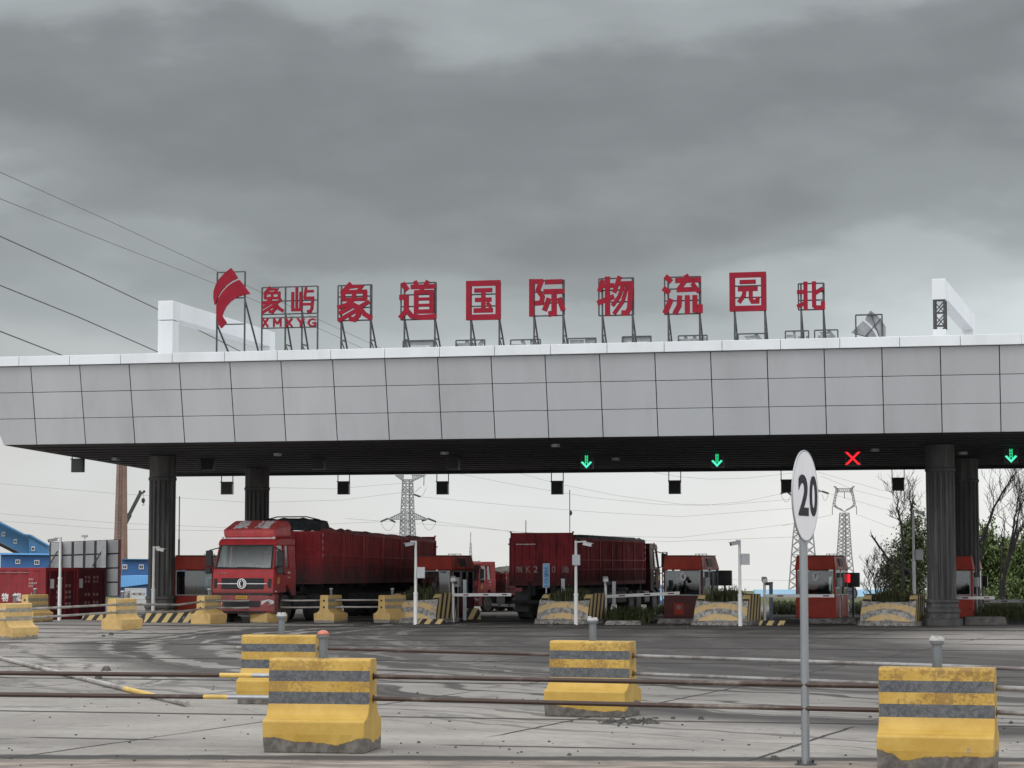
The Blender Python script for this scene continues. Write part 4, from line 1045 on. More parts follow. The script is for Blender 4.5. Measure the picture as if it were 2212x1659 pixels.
make_booth('bright red toll booth half behind the front right column', boo(2057, 87.8), -LNB, BOOTH_RED, None, 1)

def display(px, py, Y, wpx, label, lit):
    q = P(px, py, Y); h = wpx / F * Y / 2
    o = thing('display_board', label, 'display board', (q.x, Y, 0), -LN, 'black fee displays beside the booths')
    m = MB(); m.box(-h, h, -.06, .10, q.z - h, q.z + h); m.box(-h - .02, h + .02, -.12, -.05, q.z + h - .01, q.z + h + .015); m.build('housing', BLACKBOX, o, bevel=.01)
    m = MB(); m.bar((0, .05, 0), (0, .05, q.z - h), .07); m.build('post', BLACK, o)
    if lit:
        m = MB(); m.box(-h - .004, -h + .19, -.075, -.062, q.z - h * .36, q.z + h * .84)
        m.build('lit_panel', LED_RED, o)
display(1565, 1249, 89.5, 32, 'dark square display beside booth six', False)
display(1842, 1253, 89.5, 30, 'display with a red lit strip beside booth seven', True)
display(2122, 1256, 90.5, 22, 'dark display beside the bright red right booth', False)

# ------------------------------------------------------------------ camera poles
def cam_pole(px, top, base, Y, arm, label, box=None, low=None, housing=True):
    q = P(px, 1226, Y); zt = P(px, top, Y).z
    o = thing('camera_pole', label, 'camera pole', (q.x, Y, 0), 0, 'white camera poles')
    zl = P(px, low, Y).z if low else 1.1
    m = MB(); m.lathe([(.072, 0), (.072, zl), (.084, zl + .01), (.084, zl + .05), (.054, zl + .07), (.045, zt)], (0, 0, 0), 16); m.build('pole', WPOLE, o)
    m = MB(); d = 1 if arm > 0 else -1
    m.bar((0, 0, zt - .05), (arm, -.05, zt - .02), .05); m.build('bracket', WPOLE, o)
    m = MB(); m.bar((arm - d * .10, -.05, zt - .10), (arm + d * .20, -.18, zt - .16), .11, .10); m.bar((arm - d * .10, -.05, zt - .04), (arm + d * .24, -.18, zt - .095), .14, .02)
    c = m.build('camera', WPOLE if d > 0 else STEEL_GREY, o)
    m = MB(); m.bar((arm + d * .2, -.18, zt - .16), (arm + d * .215, -.187, zt - .163), .08); m.build('lens', BLACK, c)
    if box:
        b0, b1, sx = box; za, zb = P(px, b1, Y).z, P(px, b0, Y).z
        m = MB(); m.box(sx * .19 - .14, sx * .19 + .14, -.17, .0, za, zb); m.build('equipment_box', PALEGREY, o, bevel=.015)
cam_pole(130, 1160, 1340, 85.5, -.22, 'white camera pole in front of the red containers', low=1251)
cam_pole(332, 1180, 1327, 84.5, .22, 'white camera pole in front of the front left column', low=1275)
cam_pole(898, 1168, 1345, 79.5, -.18, 'white camera pole before the planter at the truck tail', (1225, 1249, 1), low=1284)
cam_pole(1244, 1168, 1349, 79.0, .36, 'white camera pole before the dirty red truck, with grey box', (1198, 1221, .05), low=1286)
cam_pole(1598, 1166, 1352, 77.5, -.12, 'white camera pole before the planter of booth six', (1196, 1220, 1), low=1288)
cam_pole(1974, 1100, 1340, 84.5, .18, 'tallest white camera pole, before the bare tree at right', (1187, 1210, 1), low=1217)

# ------------------------------------------------------------------ lane gates
def gate(px, top, base_y, Y, x2, y2, Y2, label, yb=1286):
    q = P(px, 1226, Y); o = thing('lane_gate', label, 'barrier gate', (q.x, Y, 0), 0, 'raised arm gates of the lanes')
    zt = P(px, top, Y).z
    m = MB(); m.lathe([(.05, 0), (.05, zt - .08)], (0, 0, 0), 14); m.build('post', WPOLE, o)
    m = MB(); m.hexa([(-.10, -.2, zt - .08), (.10, -.2, zt - .08), (.10, .12, zt - .02), (-.10, .12, zt - .02)], [(-.09, -.22, zt + .06), (.09, -.22, zt + .06), (.09, .12, zt + .14), (-.09, .12, zt + .14)])
    c = m.build('camera_head', WPOLE, o, bevel=.02)
    m = MB(); m.box(.02, .17, -.24, -.16, zt - .17, zt - .06); m.build('lens', BLACK, c)
    a = P(px, yb, Y); b = P(x2, y2, Y2); p0 = Vector((0, -.1, a.z)); p1 = Vector((b.x - q.x, b.y - Y, b.z))
    m = MB(); m.bar(p0, p1, .05, .11); am = m.build('arm', ARM_WHITE, o)
    m = MB()
    for f in (.18, .52, .84):
        s0 = p0.lerp(p1, f) + Vector((0, -.028, 0)); s1 = p0.lerp(p1, f + .085) + Vector((0, -.028, 0)); m.bar(s0, s1, .012, .045)
    m.build('arm_stripe', NUM_RED, am)
ARM_WHITE = simple('white_arm', (.70, .69, .68), .5, var=.05, scale=6)
gate(979, 1252, 1335, 83, 1104.5, 1284.5, 82, 'white gate arm behind the leftmost planter', 1285)
gate(1308, 1253, 1336, 83, 1468, 1281, 81.5, 'white gate arm reaching in front of the red truck side', 1288.5)
gate(1651, 1254, 1342, 81, 1802, 1287, 79.8, 'white gate arm reaching behind the speed sign post', 1287)
gate(2004, 1255, 1345, 80, 2148, 1291.5, 78.5, 'white gate arm crossing the front right column', 1291)
q = P(1062, 1307, 92)
def far_arm(x1, y1, x2, y2, Y, mat, label):
    a, b = P(x1, y1, Y), P(x2, y2, Y); o = thing('lane_gate', label, 'barrier gate', (b.x, Y, 0), 0, 'raised arm gates of the lanes')
    m = MB(); m.bar((a.x - b.x, 0, a.z), (0, 0, b.z), .05, .11); am = m.build('arm', mat, o)
    m = MB(); m.box(-.12, .12, .03, .3, 0, b.z + .12); m.build('motor_box', PALEGREY, o, bevel=.02)
    m = MB()
    for f in (.2, .5, .8): m.bar(Vector((a.x - b.x, -.03, a.z)).lerp(Vector((0, -.03, b.z)), f), Vector((a.x - b.x, -.03, a.z)).lerp(Vector((0, -.03, b.z)), f + .09), .012, .05)
    m.build('arm_stripe', NUM_RED, am)
far_arm(1062, 1306, 1131, 1309, 91, ARM_WHITE, 'short white gate arm in front of the far red trailer')
far_arm(2240, 1298, 2112, 1299, 92, PALEGREY, 'grey gate arm beyond the right booth')
far_arm(312, 1283, 272, 1283, 90, ARM_WHITE, 'white gate arm left of the front left column')

# ------------------------------------------------------------------ blue sign and small posts
q = Gd(1180, 1344)
o = thing('lane_sign', 'narrow blue upright sign on a thin post, before the red truck rear', 'sign', (q.x, q.y, 0), 0)
z0, z1 = P(1180, 1269, q.y).z, P(1180, 1217, q.y).z
m = MB(); m.bar((0, .03, 0), (0, .03, z1 - .05), .045); m.build('post', STEEL_GREY, o)
m = MB(); m.box(-.125, .125, -.02, .01, z0, z1); pl = m.build('sign_plate', simple('pale_blue_sign', (.20, .40, .62), .5, var=.1), o)
m = MB()
for a in ((-.125, -.11, z0, z1), (.11, .125, z0, z1), (-.11, .11, z1 - .015, z1), (-.11, .11, z0, z0 + .015)): m.box(a[0], a[1], -.026, -.012, a[2], a[3])
m.build('border', PALEGREY, pl)
BLUE_INK = simple('dark_blue_ink', (.03, .09, .26), .5)
for k, ch in enumerate('工5人二'):
    hh = (z1 - z0 - .16) / 4; zc_ = z1 - .14 - hh * (k + .5); m = MB(); m.text(ch, lambda x, z, t: (x, -.024 - .002 * t, z), .03, fit=(-.08, .08, zc_ - hh * .40, zc_ + hh * .40)); m.build('character', BLUE_INK, pl)
for px, t0, b0, Y, lb, mt in ((1216, 1250, 1300, 84.5, 'grey steel post behind the planter of the dirty truck', STEEL_GREY), (1326, 1256, 1335, 84.5, 'grey steel post in the weeds beside the red truck side', STEEL_GREY),
                              (1004, 1252, 1335, 86, 'grey steel post beside the booth at the truck tail', STEEL_GREY), (1665, 1257, 1335, 87, 'blue grey post left of booth seven', None)):
    q = P(px, 1226, Y); zt = P(px, t0, Y).z; m = MB(); m.box(-.065, .065, -.065, .065, 0, zt); m.box(-.075, .075, -.075, .075, zt - .06, zt + .0)
    oo = mesh_thing(m, 'steel_post', mt or simple('blue_grey_post', (.13, .17, .22), .5), lb, 'post', 'short posts between the lanes'); oo.location = (q.x, Y, 0)
# striped island noses and kerbs
def wedge(px, by, wdt, dep, hgt, rz, label, mat):
    q = Gd(px, by); m = MB(); h = wdt / 2
    m.loft([[(-h, 0, 0), (h, 0, 0), (h, dep, 0), (-h, dep, 0)], [(-h + .06, .25, hgt), (h - .06, .25, hgt), (h - .06, dep, hgt), (-h + .06, dep, hgt)]])
    oo = mesh_thing(m, 'island_nose', mat, label, 'kerb', 'low striped kerbs of the islands', bevel=.03); oo.location = (q.x, q.y, 0); oo.rotation_euler = (0, 0, rz)
wedge(362, 1345, 1.75, 5.0, .38, 0, 'low striped island nose before the front left column', KERB_HZ)
wedge(199, 1340, .85, .5, .26, 0, 'low striped kerb at the foot of the containers', KERB_HZ)
wedge(930, 1348, .95, .6, .17, -.1, 'low striped kerb at the right foot of the leftmost planter', KERB_HZ)
wedge(1670, 1351, 1.0, .6, .16, -.1, 'low broken kerb right of the booth six planter', KERB_HZ)
wedge(1023, 1338, .62, .5, .42, .15, 'leaning striped block between the booth and the far red truck', KERB_HZ)
wedge(1345, 1350, 1.3, .8, .14, -.1, 'low broken kerb in the weeds beside the red truck', RUBBLE)
wedge(1790, 1347, 2.0, 1.0, .18, -.15, 'low rubble kerb under booth seven', RUBBLE)
wedge(1475, 1347, 1.9, 1.0, .16, -.15, 'low rubble kerb under booth six', RUBBLE)
wedge(2130, 1350, 1.5, 1.0, .28, -.1, 'grey concrete block at the foot of the right booth', KERBC)
wedge(505, 1344, .55, .3, .22, 0, 'grey concrete lump under the truck bumper', KERBC)
wedge(690, 1344, .4, .3, .30, 0, 'dark concrete wedge between the truck wheels', KERBC)

# ------------------------------------------------------------------ trucks
def wheel(o, x, y, r=.51, w=.30, dual=False):
    s = 1 if x > 0 else -1; ww = w * (2.1 if dual else 1)
    a, b = (x - ww, x) if s > 0 else (x, x + ww)
    g = MB(); rt = r
    g.lathe([(rt * .62, a + .02), (rt * .90, a), (rt * .985, a + .03), (rt, a + .07), (rt, b - .07), (rt * .985, b - .03), (rt * .90, b), (rt * .62, b - .02)], (0, y, r), 32, 'x')
    t = g.build('wheel', RUBBER, o, smooth=False)
    g = MB(); xo = x - s * .03; ri = rt * .62
    prof = [(ri, xo - s * .04), (ri * .96, xo), (ri * .86, xo - s * .01), (ri * .78, xo - s * .09), (ri * .42, xo - s * (.13 if dual else .05)), (ri * .36, xo - s * (.10 if dual else .0)), (ri * .30, xo + s * .02), (.02, xo + s * .025)]
    if s < 0: pass
    g.lathe(prof, (0, y, r), 28, 'x'); rm = g.build('rim', RIM, t)
    g = MB()
    for k in range(10):
        q = 2 * PI * k / 10; g.bar((xo - s * .08, y + math.cos(q) * ri * .62, r + math.sin(q) * ri * .62), (xo - s * .03, y + math.cos(q) * ri * .62, r + math.sin(q) * ri * .62), .035, None, 6)
    g.build('wheel_nuts', STEEL_DARK, t)

def make_cab(o, paint, fairing_text=True, emblem=True):
    HW = 1.21
    # shell: lower body, pillars, roof
    m = MB()
    low = [(.02, 1.06), (.0, 1.15), (.03, 1.72), (.07, 1.93), (.10, 1.97), (2.05, 1.97), (2.05, .95), (1.62, .95), (1.55, 1.16), (1.32, 1.34), (1.02, 1.34), (.78, 1.16), (.70, 1.06)]
    m.prism(low, -HW, HW, 'x'); m.build('cab_body', paint, o, bevel=.11, seg=4)
    m = MB()
    roof = [(.40, 2.80), (.36, 2.84), (.44, 2.97), (.60, 3.05), (2.02, 3.07), (2.05, 2.80)]
    m.prism(roof, -HW + .05, HW - .05, 'x'); m.build('cab_roof', paint, o, bevel=.10, seg=4)
    for s in (-1, 1):
        a, b = s * (HW - .02), s * (HW - .14); c, d = s * (HW - .07), s * (HW - .18)
        q = lambda x, y, z: (x, y, z); m = MB()
        m.hexa([q(a, .09, 1.96), q(b, .07, 1.96), q(b, .16, 1.96), q(a, .26, 1.96)], [q(c, .40, 2.82), q(d, .38, 2.82), q(d, .47, 2.82), q(c, .52, 2.82)]); m.build('pillar', paint, o, bevel=.02); m = MB()
        m.hexa([q(a, 1.02, 1.96), q(b, 1.02, 1.96), q(b, 1.16, 1.96), q(a, 1.16, 1.96)], [q(c, 1.06, 2.82), q(d, 1.06, 2.82), q(d, 1.18, 2.82), q(c, 1.18, 2.82)]); m.build('pillar', paint, o, bevel=.02); m = MB()
        m.hexa([q(a, 1.50, 1.96), q(b, 1.50, 1.96), q(b, 2.05, 1.96), q(a, 2.05, 1.96)], [q(c, 1.46, 2.82), q(d, 1.46, 2.82), q(d, 2.05, 2.82), q(c, 2.05, 2.82)])
        m.build('pillar', paint, o, bevel=.02)
        m = MB(); m.face([(s * (HW - .06), .20, 1.97), (s * (HW - .06), 1.06, 1.97), (s * (HW - .12), 1.08, 2.82), (s * (HW - .12), .46, 2.82)])
        m.build('side_window', WINDSCREEN, o)
        m = MB(); m.face([(s * (HW - .055), 1.14, 1.97), (s * (HW - .055), 1.52, 1.97), (s * (HW - .11), 1.48, 2.82), (s * (HW - .11), 1.16, 2.82)]); m.build('quarter_window', WINDSCREEN, o)
        # door: shut lines, handle
        m = MB(); x = s * (HW + .002)
        m.box(min(x, x + s * .012), max(x, x + s * .012), .30, 1.10, 1.10, 1.955); d = m.build('door', paint, o, bevel=.01)
        m = MB(); m.box(min(x, x + s * .045), max(x, x + s * .045), .92, 1.08, 1.74, 1.79); m.build('handle', BLACK, d)
        m = MB(); m.box(min(x + s * .006, x + s * .02), max(x + s * .006, x + s * .02), .36, .54, 1.42, 1.66); m.build('door_plate', PLATE_Y, d)
        m = MB(); m.box(min(x, x + s * .014), max(x, x + s * .014), 1.28, 1.48, 1.78, 1.85); m.box(min(x, x + s * .014), max(x, x + s * .014), 1.26, 1.5, 1.62, 1.66); m.build('side_marking', WHITE_MARK, o)
        # step and mudguard
        m = MB(); prof = []
        for k in range(9):
            q_ = PI * k / 8; prof.append((1.17 - math.cos(q_) * .66, .52 + math.sin(q_) * .72))
        inner = [(1.17 - math.cos(PI * k / 8) * .58, .52 + math.sin(PI * k / 8) * .64) for k in range(9)][::-1]
        m.prism(prof + inner, *sorted((s * (HW + .01), s * (HW - .45))), axis='x'); m.build('mudguard', CHASSIS, o)
        m = MB(); m.box(*sorted((s * (HW - .02), s * (HW - .30))), .10, .55, .38, 1.05); m.build('step_box', paint, o, bevel=.04)
        # mirror
        m = MB(); xo = s * (HW + .06)
        m.bar((s * (HW - .1), .35, 2.72), (s * (HW + .22), .16, 2.62), .04); m.bar((s * (HW - .05), .28, 1.98), (s * (HW + .2), .16, 2.08), .04)
        m.build('mirror_arm', BLACK, o)
        m = MB(); m.box(*sorted((s * (HW + .08), s * (HW + .34))), .12, .24, 2.02, 2.62); m.box(*sorted((s * (HW + .12), s * (HW + .36))), .11, .23, 1.78, 1.99); m.build('mirror', BLACK, o, bevel=.03)
    m = MB(); m.box(-HW + .06, HW - .06, 1.98, 2.05, 1.97, 2.82); m.build('cab_rear_wall', paint, o)
    # windscreen with rubber surround
    m = MB(); x0, x1 = HW - .10, HW - .17
    m.hexa([(-x0, .075, 1.965), (x0, .075, 1.965), (x0, .10, 1.965), (-x0, .10, 1.965)], [(-x1, .385, 2.815), (x1, .385, 2.815), (x1, .41, 2.815), (-x1, .41, 2.815)])
    ws = m.build('windscreen', WINDSCREEN, o)
    m = MB(); g_ = lambda a, b: Vector((a, .066 + (b - 1.965) * .365, b))
    for p, q in ((g_(-x0, 1.975), g_(x0, 1.975)), (g_(-x1, 2.81), g_(x1, 2.81)), (g_(-x0, 1.96), g_(-x1, 2.82)), (g_(x0, 1.96), g_(x1, 2.82))): m.bar(p, q, .055, .03)
    m.build('windscreen_seal', BLACK, ws)
    m = MB()
    for x in (-.95, -.05):
        p = Vector((x, .04, 1.97)); m.bar(p, (x + .42, .045, 1.995), .02); m.bar((x - .2, .068, 2.015), (x + .75, .06, 1.99), .022, .03)
    m.build('wipers', BLACK, ws)
    # interior
    m = MB(); m.box(-HW + .15, HW - .15, .18, .55, 1.96, 2.03); m.build('dashboard', INTERIOR, o)
    for x in (-.62, .55):
        m = MB(); m.box(x - .25, x + .25, 1.15, 1.32, 1.97, 2.62); m.box(x - .15, x + .15, 1.17, 1.29, 2.6, 2.78); m.build('seat', SEAT, o, bevel=.05)
    m = MB(); m.lathe([(.135, 0), (.13, .05), (.10, .11), (.05, .14), (.004, .15)], (.10, .36, 2.035), 18); m.lathe([(.17, 0), (.17, .012)], (.10, .34, 2.03), 18); m.build('helmet_on_dash', YELLOW_CLOTH, o)
    m = MB(); m.path([(-.05 + .1 * k, .30 + .02 * math.sin(k * 2), 2.05 + .02 * math.sin(k * 3)) for k in range(10)], .035, 6); m.build('papers_on_dash', SIGNFACE, o)
    # grille
    m = MB(); m.box(-.84, .84, -.012, .03, 1.22, 1.62); g = m.build('grille', BLACK, o, bevel=.01)
    m = MB()
    for z in (1.26, 1.34, 1.50, 1.58): m.box(-.82, .82, -.022, -.008, z - .012, z + .012)
    m.build('grille_bars', CHASSIS, g)
    m = MB(); m.box(-.98, .98, -.034, -.010, 1.405, 1.43); m.build('bright_strip', CHROME, g)
    if emblem:
        m = MB(); n = 36; ro, ri = .185, .15
        def ring(r, y): return [(r * math.cos(2 * PI * k / n), y, 1.42 + r * math.sin(2 * PI * k / n)) for k in range(n)]
        m.loft([ring(ri, -.036), ring(ri, -.062), ring(ro, -.062), ring(ro, -.036)], close=False)
        for s in (-1, 1):   # two curved wing shapes round a dark lens
            pl = [(s * .122 * math.cos(math.radians(a)), 1.42 + s * .122 * math.sin(math.radians(a))) for a in range(-75, 96, 17)]
            pl += [(s * (.018 + .052 * math.cos(math.radians(a))), 1.42 + s * .088 * math.sin(math.radians(a))) for a in range(80, -71, -15)]
            tri_poly(m, pl, lambda a, b, t: (a, -.05 - .006 * t, b))
        em = m.build('emblem', CHROME, g)
        m = MB(); m.loft([ring(.16, -.03), ring(.16, -.045)]); m.build('emblem_backing', BLACK, g)
    for s in (-1, 1):
        m = MB(); m.box(*sorted((s * 1.02, s * 1.13)), -.012, .02, 1.26, 1.60); m.build('side_louvre', BLACK, o)
    # dark slot, bumper, lamps, plate
    m = MB(); m.box(-1.12, 1.12, .03, .4, 1.0, 1.09); m.build('lower_slot', BLACK, o)
    m = MB()
    bp = [(-1.22, .14), (-1.0, .0), (-.8, -.05), (.8, -.05), (1.0, .0), (1.22, .14), (1.22, .5), (-1.22, .5)]
    m.loft([[(x, y + .06, .34) for x, y in bp], [(x, y, .44) for x, y in bp], [(x, y, .92) for x, y in bp], [(x, y + .04, 1.0) for x, y in bp]]); b_ = m.build('bumper', paint, o, bevel=.03)
    m = MB(); m.box(-.72, .72, -.065, -.045, .58, .80); m.box(-.95, .95, -.062, -.03, .36, .43); m.build('air_intake', BLACK, b_)
    for s in (-1, 1):
        m = MB(); m.loft([[(s * .78, -.058, .66), (s * 1.05, .01, .66), (s * 1.20, .10, .70), (s * 1.20, .10, .80), (s * 1.05, .01, .86), (s * .78, -.058, .80)], [(s * .78, -.03, .66), (s * 1.05, .04, .66), (s * 1.2, .13, .70), (s * 1.2, .13, .80), (s * 1.05, .04, .86), (s * .78, -.03, .80)]])
        m.build('headlight', LAMP, o)
        m = MB(); m.box(*sorted((s * 1.205, s * 1.23)), .18, .30, 1.12, 1.16); m.build('side_marker', SIGNFACE, o)
    m = MB(); m.box(-.23, .23, -.072, -.06, .87, .985); pl = m.build('number_plate', PLATE_Y, o)
    m = MB()
    for k in range(7): m.box(-.19 + k * .056, -.155 + k * .056, -.075, -.071, .895, .96)
    m.build('plate_marks', simple('worn_plate_marks', (.16, .08, .02), .6), pl)
    m = MB()
    for k in range(4): m.box(-.98 + k * .11, -.92 + k * .11, -.006, .03, 1.77, 1.81)
    m.build('nose_lettering', WORN_MARK, o)
    # roof fairing
    m = MB(); a, b = 1.04, .96
    fr = [(-a, .52, 3.06), (a, .52, 3.06), (a - .02, .50, 3.30), (-a + .02, .50, 3.30)]
    L0 = [(-a, .52, 3.06), (-a, 1.98, 3.08), (a, 1.98, 3.08), (a, .52, 3.06)]
    m.add([(-a, .55, 3.07), (a, .55, 3.07), (a, 1.98, 3.09), (-a, 1.98, 3.09),
           (-a, .46, 3.36), (a, .46, 3.36), (a, 1.98, 3.52), (-a, 1.98, 3.52),
           (-b, 1.30, 3.72), (b, 1.30, 3.72), (b - .02, 1.98, 3.74), (-b + .02, 1.98, 3.74)],
          [(0, 3, 2, 1), (0, 1, 5, 4), (1, 2, 6, 5), (3, 0, 4, 7), (4, 5, 9, 8), (8, 9, 10, 11), (5, 6, 10, 9), (7, 4, 8, 11), (2, 3, 7, 11, 10, 6)])
    f = m.build('roof_fairing', FAIRING, o, bevel=.11, seg=4)
    if fairing_text:
        for ch, x0, x1 in (('象', -.66, -.18), ('道', .22, .70)):
            m = MB(); strokes(m, ch, lambda x, z, t: (x, .46 + z * .84 + .008 * t, 3.36 + z * .36 - .010 * t), (x0 - .05, x1 + .05, .18, .97)); m.build('character', FAIR_WHITE, f)
    m = MB(); m.box(-1.0, 1.0, .60, .66, 3.04, 3.09)
    for x in (-1.05, 1.0): m.box(x, x + .06, .42, .50, 3.03, 3.12)
    m.build('roof_markers', SIGNFACE, o)
    wheel(o, -1.20, 1.17); wheel(o, 1.20, 1.17)
FAIR_WHITE = simple('bright_white_lettering', (.90, .90, .90), .5, var=.03)
LAMP = simple('headlight_lens', (.55, .57, .58), .12, .2, var=.05)
FAIRING = red_paint('faded_red_fairing', (.68, .11, .115), (.42, .17, .16), .3)
FAIRING.node_tree.nodes['Principled BSDF'].inputs['Roughness'].default_value = .5

def make_cargo(o, y0, Ln, ztop0, ztop1, zb, paint, rear=None, ox=0.0, gate_extra=.22, tarp=TARP_RED, roll=True, front_roll=True):
    """bulk body: y0 front wall, side tops fall from ztop0 to ztop1"""
    W = 1.25; y1 = y0 + Ln
    body = MB()
    body.box(ox - W, ox + W, y0, y1, zb - .12, zb)
    b = body.build('cargo_floor', paint, o)
    for s in (-1, 1):
        m = MB(); x = ox + s * W; t = .05
        m.hexa([(x - t * s, y0, zb), (x, y0, zb), (x, y1, zb), (x - t * s, y1, zb)][:: (1 if s > 0 else -1)], [(x - t * s, y0, ztop0), (x, y0, ztop0), (x, y1, ztop1), (x - t * s, y1, ztop1)][:: (1 if s > 0 else -1)])
        # fine corrugation as real ribs
        k = 0; y = y0 + .16
        while y < y1 - .1:
            f = (y - y0) / Ln; zt = ztop0 + (ztop1 - ztop0) * f
            xa, xb = sorted((x, x + s * .022)); m.box(xa, xb, y, y + .07, zb + .06, zt - .06); y += .17
        w_ = m.build('side_wall', paint, o)
        m = MB(); npost = 6
        for j in range(npost + 1):
            yy_ = y0 + Ln * j / npost; zt = ztop0 + (ztop1 - ztop0) * j / npost; wd = .09 if j in (0, npost) else .06
            m.box(*sorted((x, x + s * .065)), max(y0, yy_ - wd), min(y1, yy_ + wd), zb - .1, zt)
        for f in (.30, .52):
            za = zb + (ztop0 - zb) * f; zc_ = zb + (ztop1 - zb) * f
            m.bar((x + s * .02, y0, za), (x + s * .02, y1, zc_), .085, .06)
        m.bar((x + s * .01, y0, ztop0), (x + s * .01, y1, ztop1), .10, .09); m.bar((x + s * .01, y0, zb - .04), (x + s * .01, y1, zb - .04), .09, .14)
        m.build('side_frame', paint, w_)
        # white and red reflective strip on the front corner post
        m = MB()
        for j in range(4): m.box(*sorted((x + s * .066, x + s * .07)), y0 + .01, y0 + .06, zb + .9 + j * .26, zb + 1.02 + j * .26)
        m.build('reflective_strip', WHITE_MARK, w_)
        # folded tarpaulin along the top edge
        m = MB(); rg = random.Random(4); pts = []; rad = []
        for j in range(34):
            f = j / 33; pts.append((x - s * .02 + rg.uniform(-.03, .03), y0 + .1 + (Ln - .25) * f, ztop0 + (ztop1 - ztop0) * f + .05 + rg.uniform(-.035, .035))); rad.append(.085 + rg.uniform(-.02, .03))
        m.path(pts, .08, 7, rad); m.build('folded_tarpaulin', tarp, o)
    m = MB(); m.box(ox - W + .05, ox + W - .05, y0, y0 + .06, zb, ztop0)
    for x in [ox - W + .05 + (2 * W - .1) * j / 7 for j in range(8)]: m.box(x - .03, x + .03, y0 - .05, y0, zb, ztop0)
    for z in (zb + .05, zb + (ztop0 - zb) * .48, zb + (ztop0 - zb) * .62, ztop0 - .05): m.box(ox - W, ox + W, y0 - .065, y0 - .005, z - .045, z + .045)
    m.build('front_wall', paint, o)
    m = MB(); zr = ztop1 + gate_extra
    m.box(ox - W, ox + W, y1 - .05, y1, zb, zr)
    m.box(ox - W, ox + W, y1, y1 + .06, zr - .34, zr); m.box(ox - W, ox - W + .16, y1, y1 + .06, zb, zr - .34); m.box(ox + W - .16, ox + W, y1, y1 + .06, zb, zr - .34)
    for z in (zb + .1, zb + (zr - zb) * .42): m.box(ox - W + .16, ox + W - .16, y1, y1 + .05, z - .05, z + .05)
    for j in range(1, 8):
        x = ox - W + .16 + (2 * W - .32) * j / 8; m.box(x - .035, x + .035, y1, y1 + .045, zb + .15, zr - .36)
    g = m.build('tailgate', paint, o)
    m = MB()
    for s in (-1, 1): m.box(*sorted((ox + s * W, ox + s * (W + .10))), y1 - .02, y1 + .06, zr - .46, zr - .41); m.box(*sorted((ox + s * (W - .03), ox + s * (W + .03))), y1 - .03, y1 + .05, zr, zr + .05)
    m.build('gate_hinge', CHASSIS, g)
    # underframe
    m = MB(); m.box(ox - .45, ox - .30, y0 + .2, y1 - .1, zb - .5, zb - .12); m.box(ox + .30, ox + .45, y0 + .2, y1 - .1, zb - .5, zb - .12)
    for j in range(9): yy_ = y0 + .4 + (Ln - .8) * j / 8; m.box(ox - W + .08, ox + W - .08, yy_ - .05, yy_ + .05, zb - .24, zb - .12)
    m.box(ox - W + .1, ox + W - .1, y0 + 3.0, y1 - 4.2, .55, 1.0)
    m.build('underframe', CHASSIS, o)
    for yy_ in (y1 - 1.2, y1 - 2.5, y1 - 3.8):
        for s in (-1, 1): wheel(o, ox + s * 1.22, yy_, .51, .26, True)
    for s in (-1, 1): m = MB(); m.box(*sorted((ox + s * 1.22, ox + s * .66)), y1 - .52, y1 - .48, .28, zb - .1); m.build('mud_flap', BLACK, o)
    m = MB(); m.box(ox - 1.2, ox + 1.2, y1 - .1, y1 + .02, .62, .74); m.box(ox - .55, ox - .45, y1 - .1, y1, .74, zb); m.box(ox + .45, ox + .55, y1 - .1, y1, .74, zb); m.build('rear_bumper', CHASSIS, o)
    for s in (-1, 1):
        m = MB(); m.box(*sorted((ox + s * 1.1, ox + s * .78)), y1, y1 + .06, zb - .34, zb - .2); m.build('tail_lamp', simple('tail_lamp', (.2, .02, .02), .4) if s > 0 else BLACK, o)
    if front_roll:
        m = MB(); rg = random.Random(9)
        prof = [(-.05, ztop0 + .02), (-.12, ztop0 + .18), (-.02, ztop0 + .34), (.25, ztop0 + .40), (.62, ztop0 + .36), (.78, ztop0 + .20), (.75, ztop0 + .02)]
        loops = []
        for j in range(13):
            f = -1 + j / 6; arch = .10 * (1 - f * f)
            loops.append([(ox + f * W, y0 + a + rg.uniform(-.03, .03), c + arch * (c - ztop0) / .4 + rg.uniform(-.03, .03)) for a, c in prof])
        m.loft(loops); m.build('tarpaulin_bundle', TARP, o)
        m = MB(); m.path([(ox - W + .1, y0 + .1, ztop0), (ox - W + .1, y0 + .1, ztop0 + .42), (ox - .6, y0 + .1, ztop0 + .54), (ox + .6, y0 + .1, ztop0 + .54), (ox + W - .1, y0 + .1, ztop0 + .42), (ox + W - .05, y0 + .1, ztop0)], .025, 6); m.build('hoop', BLACK, o)

def make_tractor_rear(o):
    m = MB(); m.box(-.45, -.30, 1.9, 6.6, .72, 1.0); m.box(.30, .45, 1.9, 6.6, .72, 1.0); m.box(-.5, .5, 3.4, 5.4, 1.0, 1.12); m.box(-.9, .9, 1.6, 2.0, .6, .95); m.build('chassis', CHASSIS, o)
    for s in (-1, 1):
        m = MB(); m.box(*sorted((s * 1.18, s * .55)), 2.1, 3.15, .45, .98); m.build('fuel_tank', simple('dull_tank', (.05, .05, .05), .5, .5), o, bevel=.08)
        for yy_ in (4.4, 5.75): wheel(o, s * 1.2, yy_, .51, .27, True)
    m = MB(); m.box(-.8, .8, 2.12, 2.5, .95, 1.9); m.build('engine_cover', CHASSIS, o)

